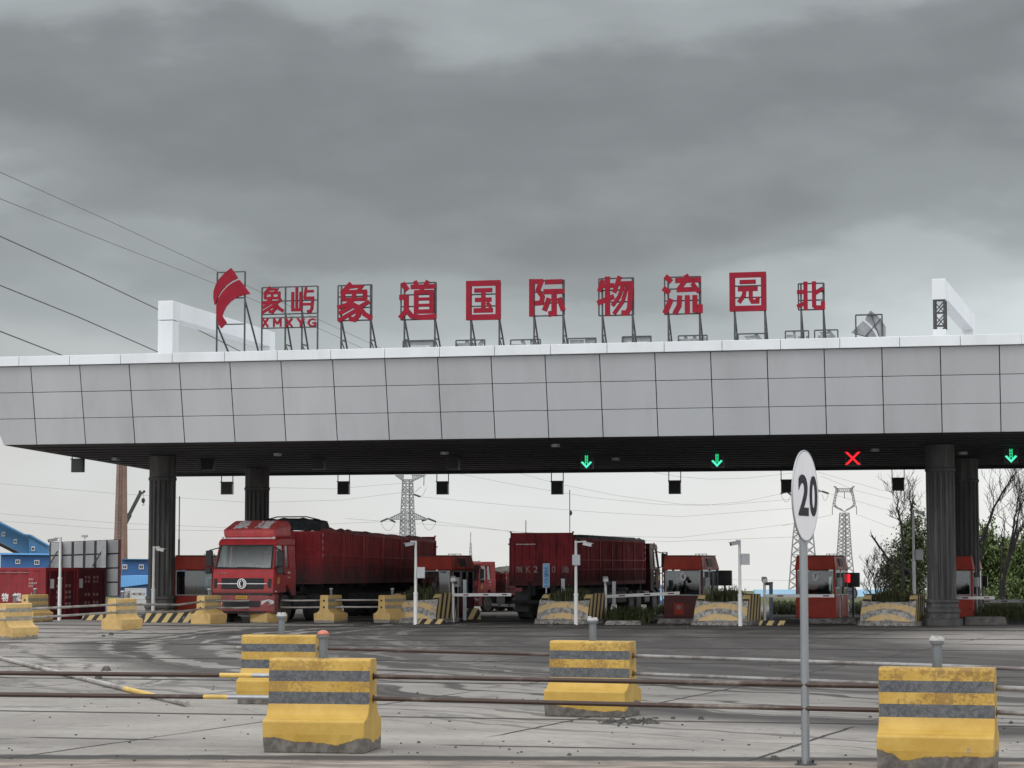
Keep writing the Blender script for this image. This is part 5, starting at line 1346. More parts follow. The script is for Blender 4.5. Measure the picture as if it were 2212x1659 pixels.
q = P(524, 1226, 81.6)
A1 = R(18.5)
o = thing('cargo_truck', 'loaded red bulk truck with 象道 on its roof fairing, facing the camera', 'truck', (q.x, 81.6, 0), -A1, 'red trucks in the toll lanes')
make_cab(o, CAB_RED); make_tractor_rear(o)
make_cargo(o, 3.95, 12.3, 3.38, 3.10, 1.50, BOX_RED, ox=.12)
CAB_DARK = red_paint('silhouette_cab_red', (.075, .014, .016), (.03, .02, .02), .8, zfade=(1.0, 2.2))  # near-black red puts the cab's dark silhouette into its colour
# second truck seen from behind
A2 = R(16)
q = P(1170, 1226, 86.6)
LT = 17.0
o = thing('cargo_truck', 'dirty dark red bulk truck seen from its tailgate, driving away', 'truck', (0, 0, 0), 0, 'red trucks in the toll lanes')
make_cab(o, CAB_DARK, False, False); make_tractor_rear(o)
make_cargo(o, 3.6, 12.4, 3.12, 3.10, 1.42, BOX_DIRTY, gate_extra=.24, tarp=TARP, front_roll=False)
m = MB(); m.box(-1.05, 1.05, 3.9, 13.6, 3.0, 3.30); m.build('tarpaulin_bundle', simple('blue_grey_tarpaulin', (.035, .05, .075), .7, var=.4, bump=.5), o, bevel=.12)
m = MB(); m.box(.25, 1.02, 16.005, 16.075, 2.88, 2.915); m.build('gate_bar', WHITE_MARK, o)
def rear_text(ch, x0, x1):
    m = MB(); m.text(ch, lambda x, z, t: (-x, 16.075 + .003 * t, z), .014, fit=(x0, x1, 1.80, 2.06)); m.build('plate_lettering', WORN_MARK, o)
for ch, x0, x1 in (('皖', -1.02, -.74), ('K', -.62, -.42), ('2', -.32, -.14), ('0', .42, .56), ('通', .82, 1.10)): rear_text(ch, x0, x1)
for ch in list(o.children):
    if ch.name.startswith('roof_fairing'): bpy.data.objects.remove(ch)
# its forward direction points away from the camera
ang = PI - A2
# tailgate centre at local (0, 16.06)
o.rotation_euler = (0, 0, ang)
tx, ty = -math.sin(ang) * 16.06, math.cos(ang) * 16.06
o.location = (q.x - tx, 86.6 + .34 - ty, 0)
# small red truck further back
q = P(996, 1226, 102)
o = thing('cargo_truck', 'smaller bright red truck with a brown covered load, far between the lanes', 'truck', (q.x, 102, 0), -R(33), 'red trucks in the toll lanes')
make_cab(o, CAB_RED, False, True); make_tractor_rear(o)
make_cargo(o, 3.0, 9.5, 2.35, 2.2, 1.1, BOX_RED, tarp=TARP_BROWN, front_roll=False, gate_extra=.05)
m = MB(); rg = random.Random(3); loops = []
for j in range(9):
    f = j / 8; zt = 2.35 + .35 * math.sin(PI * (f * .9 + .1)) + rg.uniform(-.05, .05)
    loops.append([(-1.2, 3.1 + 9.2 * f, 2.25), (-.8, 3.1 + 9.2 * f, zt), (.0, 3.1 + 9.2 * f, zt + .18), (.8, 3.1 + 9.2 * f, zt), (1.2, 3.1 + 9.2 * f, 2.25)])
m.loft(loops); m.build('load_cover', TARP_BROWN, o)
for ch in list(o.children):
    if ch.name.startswith('roof_fairing'):
        for c2 in list(ch.children): bpy.data.objects.remove(c2)
        bpy.data.objects.remove(ch)
o.scale = (.74, .74, .74)

# ------------------------------------------------------------------ shipping containers
def container(label, loc, rz, Ln, W, H, paint, ends, marks):
    o = thing('shipping_container', label, 'container', loc, rz, 'red shipping containers')
    # local: end doors at y=0 facing -y, x across, long side towards +y
    n = int(Ln / .28)
    for s in (-1, 1):
        m = MB(); pts = []
        for k in range(n + 1):
            y = .1 + (Ln - .2) * k / n; d = .036
            ph = k % 2
            pts += [(s * (W / 2 - (d if ph else 0)), y), (s * (W / 2 - (d if ph else 0)), y + (Ln - .2) / n * .6)]
        for a, b in zip(pts, pts[1:]): m.face([(a[0], a[1], .15), (b[0], b[1], .15), (b[0], b[1], H - .12), (a[0], a[1], H - .12)])
        m.build('side_panel', paint, o)
    m = MB(); t = .11
    for x in (-W / 2, W / 2 - t):
        for y in (0, Ln - t): m.box(x, x + t, y, y + t, 0, H)
    for x in (-W / 2 + .004, W / 2 - t - .004): m.box(x, x + t, t, Ln - t, H - .13, H - .004); m.box(x, x + t, t, Ln - t, .004, .17)
    for y in (.004, Ln - t - .004): m.box(-W / 2 + t, W / 2 - t, y, y + t, H - .14, H - .003); m.box(-W / 2 + t, W / 2 - t, y, y + t, .003, .18)
    m.build('corner_frame', paint, o, bevel=.01)
    m = MB(); m.box(-W / 2 + .05, W / 2 - .05, .05, Ln - .05, H - .05, H - .02); m.build('roof_panel', paint, o)
    for s in (-1, 1):
        m = MB(); a, b = sorted((s * .012, s * (W / 2 - t)))
        m.box(a, b, .05, .09, .18, H - .14)
        for k in range(5):
            z = .28 + (H - .6) * k / 5; m.box(a + .08, b - .08, .03, .05, z, z + (H - .6) / 5 * .55)
        d = m.build('door', CONT_DARK, o, bevel=.008)
        for xx in (a + .14 * (1), b - .16):
            m = MB(); m.bar((xx, .005, .12), (xx, .005, H - .1), .035, None, 8); m.build('lock_rod', paint, d)
        m = MB(); 
        if s < 0: m.box(a + .2, a + .42, .024, .029, H * .60, H * .78); m.build('notice_plate', SIGNFACE, d)
        m = MB(); rg = random.Random(int(s + 5))
        for z in marks:
            for k in range(2): x = a + (.2 if s > 0 else .55) + k * .2; m.box(x, x + .12, .023, .028, H * z, H * z + .11)
        m.build('stencil_marks', WORN_MARK, d)
    return o
q = P(135.5, 1226, 87.3)
cl = container('red shipping container with white 物流 on its long side', (q.x, 87.3, 0), R(62), 9.6, 2.0, 2.0, CONT_RED, None, (.62, .5, .40, .27, .2))
cl.name = 'shipping_container'
def side_fn(off):
    return lambda x, z, t: (-.625 - .012 + .004 * t * 0 - (.004 if t > 0 else 0), x, z)
q = P(196, 1226, 89.5)
container('maroon shipping container end in front of the billboard', (q.x, 89.5, 0), R(62), 8.0, 1.95, 2.0, CONT_DARK, None, (.78, .70, .44, .28))
# lettering on the long side of the first container: its outer face is local x = -W/2
def cont_text(o, ch, yc, zc_, wv, hv, mat):
    # reading from outside, left to right runs towards smaller y
    m = MB(); strokes(m, ch, lambda x, z, t: (-1.008 + .004 * t, yc - x, z), (-wv / 2, wv / 2, zc_ - hv / 2, zc_ + hv / 2)); m.build('lettering', mat, o)
cont_text(cl, '流', 1.36, .86, .34, .32, WHITE_MARK); cont_text(cl, '物', 1.98, .85, .34, .32, WHITE_MARK)
m = MB(); rg = random.Random(2)
for (z, y0, n) in ((1.55, .82, 3), (1.40, .82, 5), (1.29, .82, 3), (1.0, .70, 2)):
    for k in range(n):
        y = y0 - k * .085
        if z == 1.0: y = y0 - k * .2
        m.box(-1.012, -1.004, y - .06, y, z - .04, z + .04)
m.build('stencil_marks', WORN_MARK, cl)
m = MB(); m.box(-1.02, -.99, .8, 9.4, 1.80, 1.82); m.build('scrape_line', WORN_MARK, cl)

# ------------------------------------------------------------------ billboard seen from behind
YB = 97
def bp_(px, py): q = P(px, py, YB); return (q.x, q.z)
a, b = bp_(107, 1171.5), bp_(258, 1165); bl = P(258, 1290, YB).z
X0, X1, ZT0, ZT1 = a[0], b[0], a[1], b[1]
o = thing('billboard', 'grey steel back of a billboard standing behind the containers', 'billboard', ((X0 + X1) / 2, YB, 0), 0)
cx = (X0 + X1) / 2
BB = simple('grey_sheet_back', (.40, .415, .42), .5, .2, var=.10, scale=1.2, dirt=(.2, .2, .2), dirt_amt=.4, stretch=(1, 1, .4))
m = MB(); zl = .75
m.hexa([(X0 - cx, .0, zl), (X1 - cx, .0, zl), (X1 - cx, .12, zl), (X0 - cx, .12, zl)], [(X0 - cx, 0, ZT0), (X1 - cx, 0, ZT1), (X1 - cx, .12, ZT1), (X0 - cx, .12, ZT0)]); m.build('backing', JOINT, o)
xs_ = [107, 132, 157, 182, 206, 229, 258]; rows = 4
m = MB()
for p0, p1 in zip(xs_, xs_[1:]):
    for r_ in range(rows):
        xa, xb = P(p0, 1226, YB).x - cx + .05, P(p1, 1226, YB).x - cx - .05
        def zt(x): return ZT0 + (ZT1 - ZT0) * (x + cx - X0) / (X1 - X0)
        f0, f1 = r_ / rows, (r_ + 1) / rows
        g0 = lambda x, f: zl + (zt(x) - zl) * f
        m.hexa([(xa, -.03, g0(xa, f0) + .03), (xb, -.03, g0(xb, f0) + .03), (xb, .01, g0(xb, f0) + .03), (xa, .01, g0(xa, f0) + .03)], [(xa, -.03, g0(xa, f1) - .03), (xb, -.03, g0(xb, f1) - .03), (xb, .01, g0(xb, f1) - .03), (xa, .01, g0(xa, f1) - .03)])
m.build('sheet_panels', BB, o, bevel=.015, seg=1)
for px in (131, 226):
    m = MB(); x = P(px, 1226, YB).x - cx; m.box(x - (.10 if px > 200 else .05), x + (.10 if px > 200 else .05), -.30, -.06, 0, zt(x) - .02); m.build('post', simple('light_grey_post', (.42, .43, .44), .5, .2), o)
    m = MB(); m.bar((x - .1, -.2, 2.7), (x - .5, -.12, 2.05), .05); m.build('brace', STEEL_DARK, o)
for px in (178, 196):
    pass
m = MB(); x = P(178, 1226, YB).x - cx; m.bar((x, .3, zt(x) - .05), (x, .5, zt(x) + .2), .05); m.box(x - .14, x + .1, .4, .6, zt(x) + .16, zt(x) + .26); m.build('flood_lamp', PALEGREY, o)
m = MB(); m.hexa([(X1 - cx + .01, -.02, zl), (X1 - cx + .06, -.02, zl), (X1 - cx + .06, .14, zl), (X1 - cx + .01, .14, zl)], [(X1 - cx + .01, -.02, ZT1), (X1 - cx + .06, -.02, ZT1), (X1 - cx + .06, .14, ZT1), (X1 - cx + .01, .14, ZT1)]); m.build('red_edge_trim', CONT_RED, o)

# ------------------------------------------------------------------ blue works buildings at left
def blue(name, col, k=.12):
    t = NT(name); x, y, z = t.xyz(); n = t.noise(.25, 5, .6); r_ = t.m('ABSOLUTE', t.m('SINE', t.m('MULTIPLY', x, 9.0)))
    c = t.mix(t.ss(n, .3, .7), mul(col, 1 - k), mul(col, 1 + k)); c = t.mix(t.m('MULTIPLY', t.ss(r_, .25, .0), .35), c, mul(col, .5))
    return t.done(c, .55)
BLUE_A = blue('blue_sheet_cladding', (.030, .115, .31)); BLUE_B = blue('mid_blue_cladding', (.042, .155, .31)); BLUE_C = blue('bright_blue_roof', (.13, .36, .72)); BLUE_PALE = blue('pale_blue_roof', (.36, .58, .78)); BLUE_D = blue('dark_blue_wall', (.04, .12, .26))
def px_slab(mb, pts, Y, dep):
    f = [P(a, b, Y) for a, b in pts]; mb.prism([(q.x, q.z) for q in f], Y, Y + dep, 'y')
def window_px(o, px, py, Y, w_, h_, org):
    q = P(px, py, Y); a, b = w_ / F * Y / 2, h_ / F * Y / 2
    m = MB(); m.box(q.x - org.x - a, q.x - org.x + a, Y - .12 - org.y, Y + .05 - org.y, q.z - b, q.z + b); f = m.build('window', SIGNFACE, o)
    m = MB()
    for s in (-1, 1): m.box(q.x - org.x + s * a * .42 - a * .30, q.x - org.x + s * a * .42 + a * .30, Y - .15 - org.y, Y - .10 - org.y, q.z - b * .66, q.z + b * .66)
    m.build('pane', BLACK, f)
def shift(ob, org):
    for v_ in ob.data.vertices: v_.co -= org
def building(name, label, cat, Y, px):
    org = Vector((P(px, 1226, Y).x, Y, 0)); return thing(name, label, cat, org), org
Y = 230
o, org = building('works_building', 'low blue works building with two white framed windows, behind the containers', 'building', Y, 55)
m = MB(); px_slab(m, [(1, 1300), (109, 1300), (109, 1197.5), (1, 1198)], Y, 18); shift(m.build('wall', BLUE_A, o), org)
m = MB(); px_slab(m, [(-1, 1198.2), (110, 1199), (110, 1195.6), (-1, 1194)], Y - .6, 19); shift(m.build('roof', BLUE_C, o), org)
window_px(o, 39, 1213.5, Y, 10, 9.5, org); window_px(o, 80, 1215, Y, 10.5, 10, org)
Y = 260
o, org = building('conveyor_gallery', 'sloping blue conveyor gallery with small windows at the left edge', 'gallery', Y, 40)
m = MB(); px_slab(m, [(-60, 1100), (50, 1155.5), (62, 1156.5), (62, 1197), (50, 1197), (-60, 1140)], Y, 1.2); shift(m.build('gallery_wall', BLUE_B, o), org)
m = MB(); px_slab(m, [(62.2, 1156.5), (103, 1180), (103, 1191), (106, 1195), (106, 1260), (62.2, 1260)], Y - 1.2, 2.2); shift(m.build('tower_wall', BLUE_B, o), org)
m = MB(); px_slab(m, [(-60, 1097.5), (50, 1153.5), (63, 1154.5), (104, 1178.5), (104, 1180.5), (62, 1157), (50, 1156), (-60, 1100.2)], Y - 1.5, 1.2); shift(m.build('roof_edge', BLUE_B, o), org)
m = MB(); px_slab(m, [(-60, 1143), (48, 1197), (48, 1300), (30, 1300), (30, 1195), (-60, 1150)], Y + 1.5, 3); shift(m.build('trestle', simple('dark_trestle', (.07, .065, .06), .8), o), org)
for a, b in ((8, 1154), (33.5, 1169.5), (72, 1185.5)): window_px(o, a, b, Y - (1.2 if a > 60 else 0), 7, 9, org)
Y = 240
o, org = building('works_building', 'blue building with white windows between the billboard and the front left column', 'building', Y, 295)
m = MB(); px_slab(m, [(263, 1300), (420, 1300), (420, 1213), (330, 1209.5), (263, 1209)], Y, 15); shift(m.build('wall', BLUE_A, o), org)
m = MB(); px_slab(m, [(262, 1209.3), (330, 1210), (421, 1213.5), (421, 1211), (330, 1207.5), (262, 1207)], Y - .5, 16); shift(m.build('roof', BLUE_D, o), org)
for a in (270, 305.5, 383): window_px(o, a, 1224.5, Y, 10, 10, org)
Y = 200
o, org = building('blue_shed', 'bright blue roofed shed in front of the blue windowed building', 'shed', Y, 290)
m = MB(); px_slab(m, [(256, 1243.5), (395, 1243.5), (395, 1255), (315, 1262), (268, 1268), (256, 1268)], Y, 9); shift(m.build('roof', BLUE_C, o), org)
m = MB(); px_slab(m, [(256, 1268.5), (268, 1268.5), (315, 1262.5), (395, 1255.5), (395, 1310), (256, 1310)], Y + .4, 8); shift(m.build('wall', BLUE_A, o), org)
Y = 150
o, org = building('yard_fence', 'pale blue grey yard fence left of the front left column', 'fence', Y, 295)
m = MB()
for k in range(13): q = P(272 + k * 3.6, 1226, Y); m.box(q.x - .05 - org.x, q.x + .05 - org.x, -.03, .03, -.5, .62)
for z in (-.1, .3, .58): m.box(P(271, 1226, Y).x - org.x, P(316, 1226, Y).x - org.x, -.05, -.02, z, z + .06)
m.build('pickets', PALEGREY, o)
Y = 330
for x0, x1, lb in ((1632, 1735, 'pale blue roofed hall between booths six and seven'), (1836, 1912, 'pale blue roofed hall right of booth seven')):
    o, org = building('industrial_hall', lb, 'building', Y, (x0 + x1) / 2)
    m = MB(); px_slab(m, [(x0, 1291), (x1, 1291), (x1 + 1, 1273.5), (x0 - 1, 1273.5)], Y, 2); shift(m.build('roof', BLUE_PALE, o), org)
    m = MB(); px_slab(m, [(x0, 1345), (x1, 1345), (x1, 1291.3), (x0, 1291.3)], Y + .6, 12); shift(m.build('wall', BLUE_D, o), org)
    m = MB(); px_slab(m, [(x0 - .5, 1294), (x1 + .5, 1294), (x1 + .5, 1291.2), (x0 - .5, 1291.2)], Y - .3, 2); shift(m.build('dark_strip', INK, o), org)  # dark strip directly under the roof edge
    for k in range(4):
        q0 = x0 + (x1 - x0) * (k + .18) / 4; m = MB(); px_slab(m, [(q0, 1318), (q0 + 14, 1318), (q0 + 14, 1302), (q0, 1302)], Y + .35, .3); shift(m.build('window', BLUE_A, o), org)
o, org = building('blue_kiosk', 'light blue kiosk between the red truck and booth six', 'kiosk', 140, 1428)
m = MB(); px_slab(m, [(1418, 1340), (1438, 1340), (1438, 1264), (1418, 1264)], 140, 2.5); shift(m.build('wall', BLUE_PALE, o), org)
m = MB(); px_slab(m, [(1415, 1303), (1440, 1303), (1440, 1297), (1415, 1297)], 139.8, .15); shift(m.build('base_band', BLUE_A, o), org)
m = MB(); px_slab(m, [(1416.5, 1264.3), (1439.5, 1264.3), (1439.5, 1261.5), (1416.5, 1261.5)], 139.7, 3.1); shift(m.build('roof', SIGNFACE, o), org)
q = P(1838, 1281.5, 97)
o = thing('round_sign', 'round white sign with blue arcs beside booth seven', 'sign', (q.x, 97, 0))
m = MB(); m.lathe([(.29, 0), (.29, .03)], (0, -.02, q.z), 32, 'y'); d = m.build('sign_plate', SIGNFACE, o)
m = MB(); n = 32
def rg_(r, y, a0=0, a1=2 * PI, cx=0, cz=0): return [(cx + r * math.cos(a0 + (a1 - a0) * k / n), y, cz + q.z + r * math.sin(a0 + (a1 - a0) * k / n)) for k in range(n + 1)]
for r0, r1, a0, a1 in ((.235, .27, -1.6, 1.9), (.13, .17, .1, 2.2), (.05, .09, .1, 2.2)):
    A, B_ = rg_(r0, -.025, a0, a1, 0 if r0 > .2 else -.06, 0 if r0 > .2 else -.06), rg_(r1, -.025, a0, a1, 0 if r0 > .2 else -.06, 0 if r0 > .2 else -.06)
    for k in range(n): m.face([A[k], A[k + 1], B_[k + 1], B_[k]])
m.build('blue_arcs', BLUE_A, d)
m = MB(); m.bar((0, .03, 0), (0, .03, q.z), .06); m.build('post', STEEL_GREY, o)

# ------------------------------------------------------------------ chimney and crane
t_ = NT('weathered_brick'); x_, y_, z_ = t_.xyz(); n_ = t_.noise(.4, 6, .65); nb = t_.noise(3, 4, .6)
br = t_.N.new('ShaderNodeTexBrick'); t_.L.new(t_.comb(t_.m('ADD', x_, y_), z_, 0), br.inputs[0]); br.inputs['Scale'].default_value = 1.6
br.inputs['Color1'].default_value = (.27, .17, .13, 1); br.inputs['Color2'].default_value = (.22, .135, .105, 1); br.inputs['Mortar'].default_value = (.22, .17, .145, 1)
BRICK = t_.done(t_.mix(t_.m('MULTIPLY', t_.ss(n_, .45, .7), .6), br.outputs[0], (.13, .10, .09)), .9)
Y = 400; qb = P(260, 1226, Y); zt = P(262, 905, Y).z; zb = -4.0
o = thing('brick_chimney', 'tall brown brick chimney behind the billboard', 'chimney', (qb.x, Y, -3))
def ring8(r, z): return [(r * math.cos(PI / 4 * k + .55), r * math.sin(PI / 4 * k + .55), z) for k in range(8)]
z1205 = P(260, 1205, Y).z + 3; z1000 = P(260, 1000, Y).z + 3; r12 = 31.5 / F * Y / 2 / .97; r10 = 23 / F * Y / 2 / .97
sl_ = (r10 - r12) / (z1000 - z1205)
m = MB(); m.loft([ring8(r12 - sl_ * z1205, 0), ring8(r12 + sl_ * (zt + 3 - z1205), zt + 3)]); m.build('shaft', BRICK, o)
m = MB(); rr = r12 + sl_ * (zt + 3 - z1205); m.loft([ring8(rr + .12, zt + 2.2), ring8(rr + .25, zt + 2.6), ring8(rr + .25, zt + 3.05)]); m.build('cap', BRICK, o)
m = MB(); a0 = (-r12 * .25, -r12 * .99)
for s in (0, 1): m.bar((a0[0] + s * .5, -r12 * 1.02, 1), (a0[0] * .6 + s * .5, -r10 * .98, zt + 2), .06)
for k in range(50): f = k / 50; m.bar((a0[0] * (1 - .4 * f), -r12 * 1.02 + (r12 * 1.02 - r10 * .98) * f, 1 + (zt + 1) * f), (a0[0] * (1 - .4 * f) + .5, -r12 * 1.02 + (r12 * 1.02 - r10 * .98) * f, 1 + (zt + 1) * f), .05)
m.build('ladder', STEEL_DARK, o)
Y = 420; a, b = P(218, 1231, Y), P(304, 1064, Y)
o = thing('mobile_crane', 'dark crane boom with a hook beside the brick chimney', 'crane', (a.x, Y, -3))
sh = Vector((a.x, Y, -3)); m = MB(); m.bar(a - sh, a.lerp(b, .72) - sh, .85); m.bar(a.lerp(b, .70) - sh, b - sh, .60); m.build('boom', simple('dark_crane_green', (.035, .045, .038), .6), o)
m = MB(); hd = [P(301, 1060, Y), P(306, 1066, Y), P(311, 1062, Y), P(313, 1060, Y)]; m.path([q_ - sh for q_ in hd], .25, 6); m.build('boom_head', STEEL_DARK, o)
m = MB(); m.bar(P(309.5, 1063, Y) - sh, P(309.5, 1079, Y) - sh, .06); hk = m.build('hoist_rope', STEEL_DARK, o)
m = MB(); q_ = P(309.5, 1081, Y) - sh; m.lathe([(.1, .45), (.32, .3), (.34, -.2), (.12, -.5)], tuple(q_), 10); m.path([q_ + Vector((.0, 0, -.4)), q_ + Vector((.2, 0, -.7)), q_ + Vector((0, 0, -.95)), q_ + Vector((-.2, 0, -.8))], .07, 6); m.build('hook_block', BLACK, o)
m = MB(); m.box(-3, 2.2, -1.3, 1.3, .8, 2.0); m.box(-2.4, -.5, -1.2, 1.2, 2.0, 3.6); m.build('carrier', simple('crane_carrier', (.25, .2, .05), .6), o, bevel=.1)
for k in (-2.2, .2, 1.4):
    m = MB(); m.lathe([(.3, -1.35), (.62, -1.33), (.62, -1.0), (.3, -.98)], (k, 0, .62), 16, 'y'); m.build('wheel', RUBBER, o)

# ------------------------------------------------------------------ masts
def mast(px, top, base, Y, r, label, bulb=None, lattice=False):
    q = P(px, 1226, Y); zt = P(px, top, Y).z; zb = gz(Y)
    o = thing('antenna_mast', label, 'mast', (q.x, Y, zb), 0, 'thin masts beyond the lanes')
    m = MB()
    if lattice:
        w0 = 15 / F * Y / 2; zm = P(px, 1160, Y).z - zb; H = P(px, top + 22, Y).z - zb
        cs = [(-1, -1), (1, -1), (1, 1), (-1, 1)]
        for (c, d) in cs: m.bar((c * w0, d * w0, 0), (c * w0 * .12, d * w0 * .12, H), .12)
        for k in range(14):
            f0, f1 = k / 14, (k + 1) / 14; r0, r1 = w0 * (1 - .88 * f0), w0 * (1 - .88 * f1)
            for (c, d), (c2, d2) in zip(cs, cs[1:] + cs[:1]): m.bar((c * r0, d * r0, H * f0), (c2 * r1, d2 * r1, H * f1), .06); m.bar((c * r0, d * r0, H * f0), (c2 * r0, d2 * r0, H * f0), .06)
        m.bar((0, 0, H), (0, 0, zt - zb), .14)
    else:
        m.bar((0, 0, 0), (0, 0, (zt - zb) * .6), 2 * r, None, 8); m.bar((0, 0, (zt - zb) * .6), (0, 0, zt - zb), 1.1 * r, None, 8)
    m.build('shaft', PYLON if lattice else STEEL_DARK, o)
    if bulb:
        m = MB(); zz_ = P(px, bulb, Y).z - zb; m.lathe([(.02, .16), (.09, .08), (.09, -.08), (.02, -.16)], (.06, 0, zz_), 10); m.build('beacon', BLACK, o)
mast(386, 1072, 1280, 150, .07, 'thin mast right of the front left column')
mast(1231, 1058, 1280, 140, .05, 'tall thin mast above the red truck rear', 1108)
mast(1136, 1124, 1280, 140, .05, 'short thin mast above the red truck rear')
mast(1016.6, 1150, 1280, 380, .1, 'small lattice mast left of the red truck rear', lattice=True)
q = P(1436, 1226, 125)
o = thing('lattice_post', 'slim lattice post directly left of booth six', 'post', (q.x, 125, gz(125)))
m = MB(); H = P(1436, 1193, 125).z - gz(125)
for c in (-1, 1):
    for d in (-1, 1): m.bar((c * .13, d * .13, 0), (c * .13, d * .13, H), .05)
for k in range(9):
    for d in (-1, 1): m.bar((-.13, d * .13, H * k / 9), (.13, d * .13, H * (k + 1) / 9), .035); m.bar((-.13, d * .13, H * (k + 1) / 9), (.13, d * .13, H * (k + 1) / 9), .04)
m.build('frame', STEEL_DARK, o)
m = MB(); m.bar((-.1, 0, H * .62), (-.75, 0, H * .60), .06); m.build('side_arm', STEEL_DARK, o)

# ------------------------------------------------------------------ pylons
def lattice_leg(m, pts_l, pts_r, Y, dep, nseg, t, tb):
    """four cornered tapering lattice between pixel polylines (left and right edges, top to bottom)"""
    def at_(pl, f):
        n = len(pl) - 1; k = min(int(f * n), n - 1); g_ = f * n - k; return (pl[k][0] + (pl[k + 1][0] - pl[k][0]) * g_, pl[k][1] + (pl[k + 1][1] - pl[k][1]) * g_)
    rows_ = []
    for j in range(nseg + 1):
        f = j / nseg; l = at_(pts_l, f); r = at_(pts_r, f); a, b = P(l[0], l[1], Y), P(r[0], r[1], Y); w_ = (b.x - a.x); k = .62
        # turned on plan so that inner edges show as in the photograph
        c = (a + b) / 2; h = w_ / 2
        rows_.append([c + Vector((-h, .0, 0)), c + Vector((-h * .30, -h * .95, 0)), c + Vector((h, 0, 0)), c + Vector((h * .30, h * .95, 0))])
    for j in range(nseg):
        A, B_ = rows_[j], rows_[j + 1]
        for k in range(4):
            m.bar(A[k], B_[k], t); k2 = (k + 1) % 4; m.bar(A[k], B_[k2], tb); m.bar(A[k2], B_[k], tb)
            if j % 2 == 0: m.bar(A[k], A[k2], tb)
def pylon(label, Y, px): return thing('power_pylon', label, 'pylon', (0, 0, 0), 0, 'lattice power pylons')
Y = 420
o = pylon('lattice pylon with two wide arms rising behind the loaded truck', Y, 880)
m = MB(); lattice_leg(m, [(870, 1036), (866, 1108), (863.5, 1160), (855, 1282)], [(891.5, 1036), (894.4, 1108), (897.8, 1160), (908, 1282)], Y, 3, 18, .22, .10); m.build('tower', PYLON, o)
def arm(m, tip, root_u, root_l, Y, n=6, t=.2):
    a = P(*tip, Y); u_ = P(*root_u, Y); l_ = P(*root_l, Y)
    for dd in (-.7, .7):
        e = Vector((0, dd, 0)); m.bar(a, u_ + e, t); m.bar(a, l_ + e, t)
        pu = [a.lerp(u_ + e, k / n) for k in range(n + 1)]; pl_ = [a.lerp(l_ + e, k / n) for k in range(n + 1)]
        for k in range(n): m.bar(pu[k], pl_[k + 1], .09); m.bar(pl_[k + 1], pu[k + 1], .09)
for tip, u_, l_ in (((854.5, 1027), (872, 1027), (870, 1038)), ((919, 1026.5), (890, 1027), (892, 1038)), ((838, 1121), (866, 1108.5), (866, 1122)), ((924, 1121.5), (894.5, 1108.5), (895, 1122))):
    m = MB(); arm(m, tip, u_, l_, Y); m.build('cross_arm', PYLON, o)
def insul(o, a, b, Y, t=.34):
    m = MB(); m.bar(P(*a, Y), P(*b, Y), t, None, 6); m.build('insulator', STEEL_DARK, o)
insul(o, (838, 1120), (822, 1127), Y); insul(o, (840, 1121), (854, 1128), Y); insul(o, (924, 1120), (942, 1127), Y); insul(o, (922, 1122), (911, 1125), Y); insul(o, (894, 1068), (908, 1073), Y); insul(o, (916, 1029), (915.5, 1049), Y, .16)
def loop_wire(o, a, b, sag, Y):
    m = MB(); pts = [P(a[0] + (b[0] - a[0]) * k / 12, a[1] + (b[1] - a[1]) * k / 12 + sag * 4 * (k / 12) * (1 - k / 12), Y) for k in range(13)]; m.path(pts, .035, 4); m.build('jumper_wire', PYLON, o)
loop_wire(o, (822, 1127), (854, 1128), 19, Y); loop_wire(o, (911, 1125), (942, 1127), 19, Y); loop_wire(o, (921, 1053), (908, 1073), 4, Y); loop_wire(o, (910, 1052), (896, 1064), -1, Y)
Y = 400
o = pylon('lattice pylon hidden behind the speed sign', Y, 1735)
m = MB(); lattice_leg(m, [(1730, 1020), (1721, 1090), (1713, 1160), (1704, 1274)], [(1742, 1020), (1750, 1090), (1757, 1160), (1768, 1274)], Y, 3, 18, .22, .10); m.build('tower', PYLON, o)
for tip, u_, l_ in (((1700, 1062), (1729, 1046), (1728, 1061)), ((1775, 1062), (1744, 1046), (1745, 1061))):
    m = MB(); arm(m, tip, u_, l_, Y); m.build('cross_arm', PYLON, o)
insul(o, (1700, 1062), (1686, 1066), Y); insul(o, (1701, 1063), (1709, 1069), Y); insul(o, (1775, 1061), (1790, 1066), Y)
loop_wire(o, (1687, 1067), (1709, 1069), 16, Y); loop_wire(o, (1776, 1068), (1789, 1067), 14, Y)
Y = 520
o = pylon('lattice pylon with a ring shaped head, right of the speed sign', Y, 1823)
m = MB(); lattice_leg(m, [(1814, 1108), (1811, 1160), (1808, 1200), (1799, 1280)], [(1834, 1108), (1837, 1160), (1840, 1200), (1849, 1280)], Y, 3, 16, .24, .11); m.build('tower', PYLON, o)
m = MB()
def ladder(m, A, B_, n, t=.2, tb=.1):
    pa = [P(*q_, Y) for q_ in A]; pb = [P(*q_, Y) for q_ in B_]
    for pp in (pa, pb):
        for a, b in zip(pp, pp[1:]): m.bar(a, b, t)
    for k in range(len(pa) - 1):
        for j in range(n):
            f, g_ = j / n, (j + 1) / n; m.bar(pa[k].lerp(pa[k + 1], f), pb[k].lerp(pb[k + 1], g_), tb); m.bar(pb[k].lerp(pb[k + 1], f), pa[k].lerp(pa[k + 1], g_), tb)
ladder(m, [(1824, 1105), (1806, 1097), (1799, 1090), (1803, 1072), (1806, 1056), (1801, 1050)], [(1820, 1101), (1809, 1096), (1803.5, 1090), (1806.5, 1072), (1811, 1058), (1804, 1050)], 3)
ladder(m, [(1824, 1105), (1840, 1097), (1848, 1090), (1844.5, 1072), (1841, 1056), (1846, 1050)], [(1828, 1101), (1838, 1096), (1844, 1090), (1841, 1072), (1836, 1058), (1843, 1050)], 3)
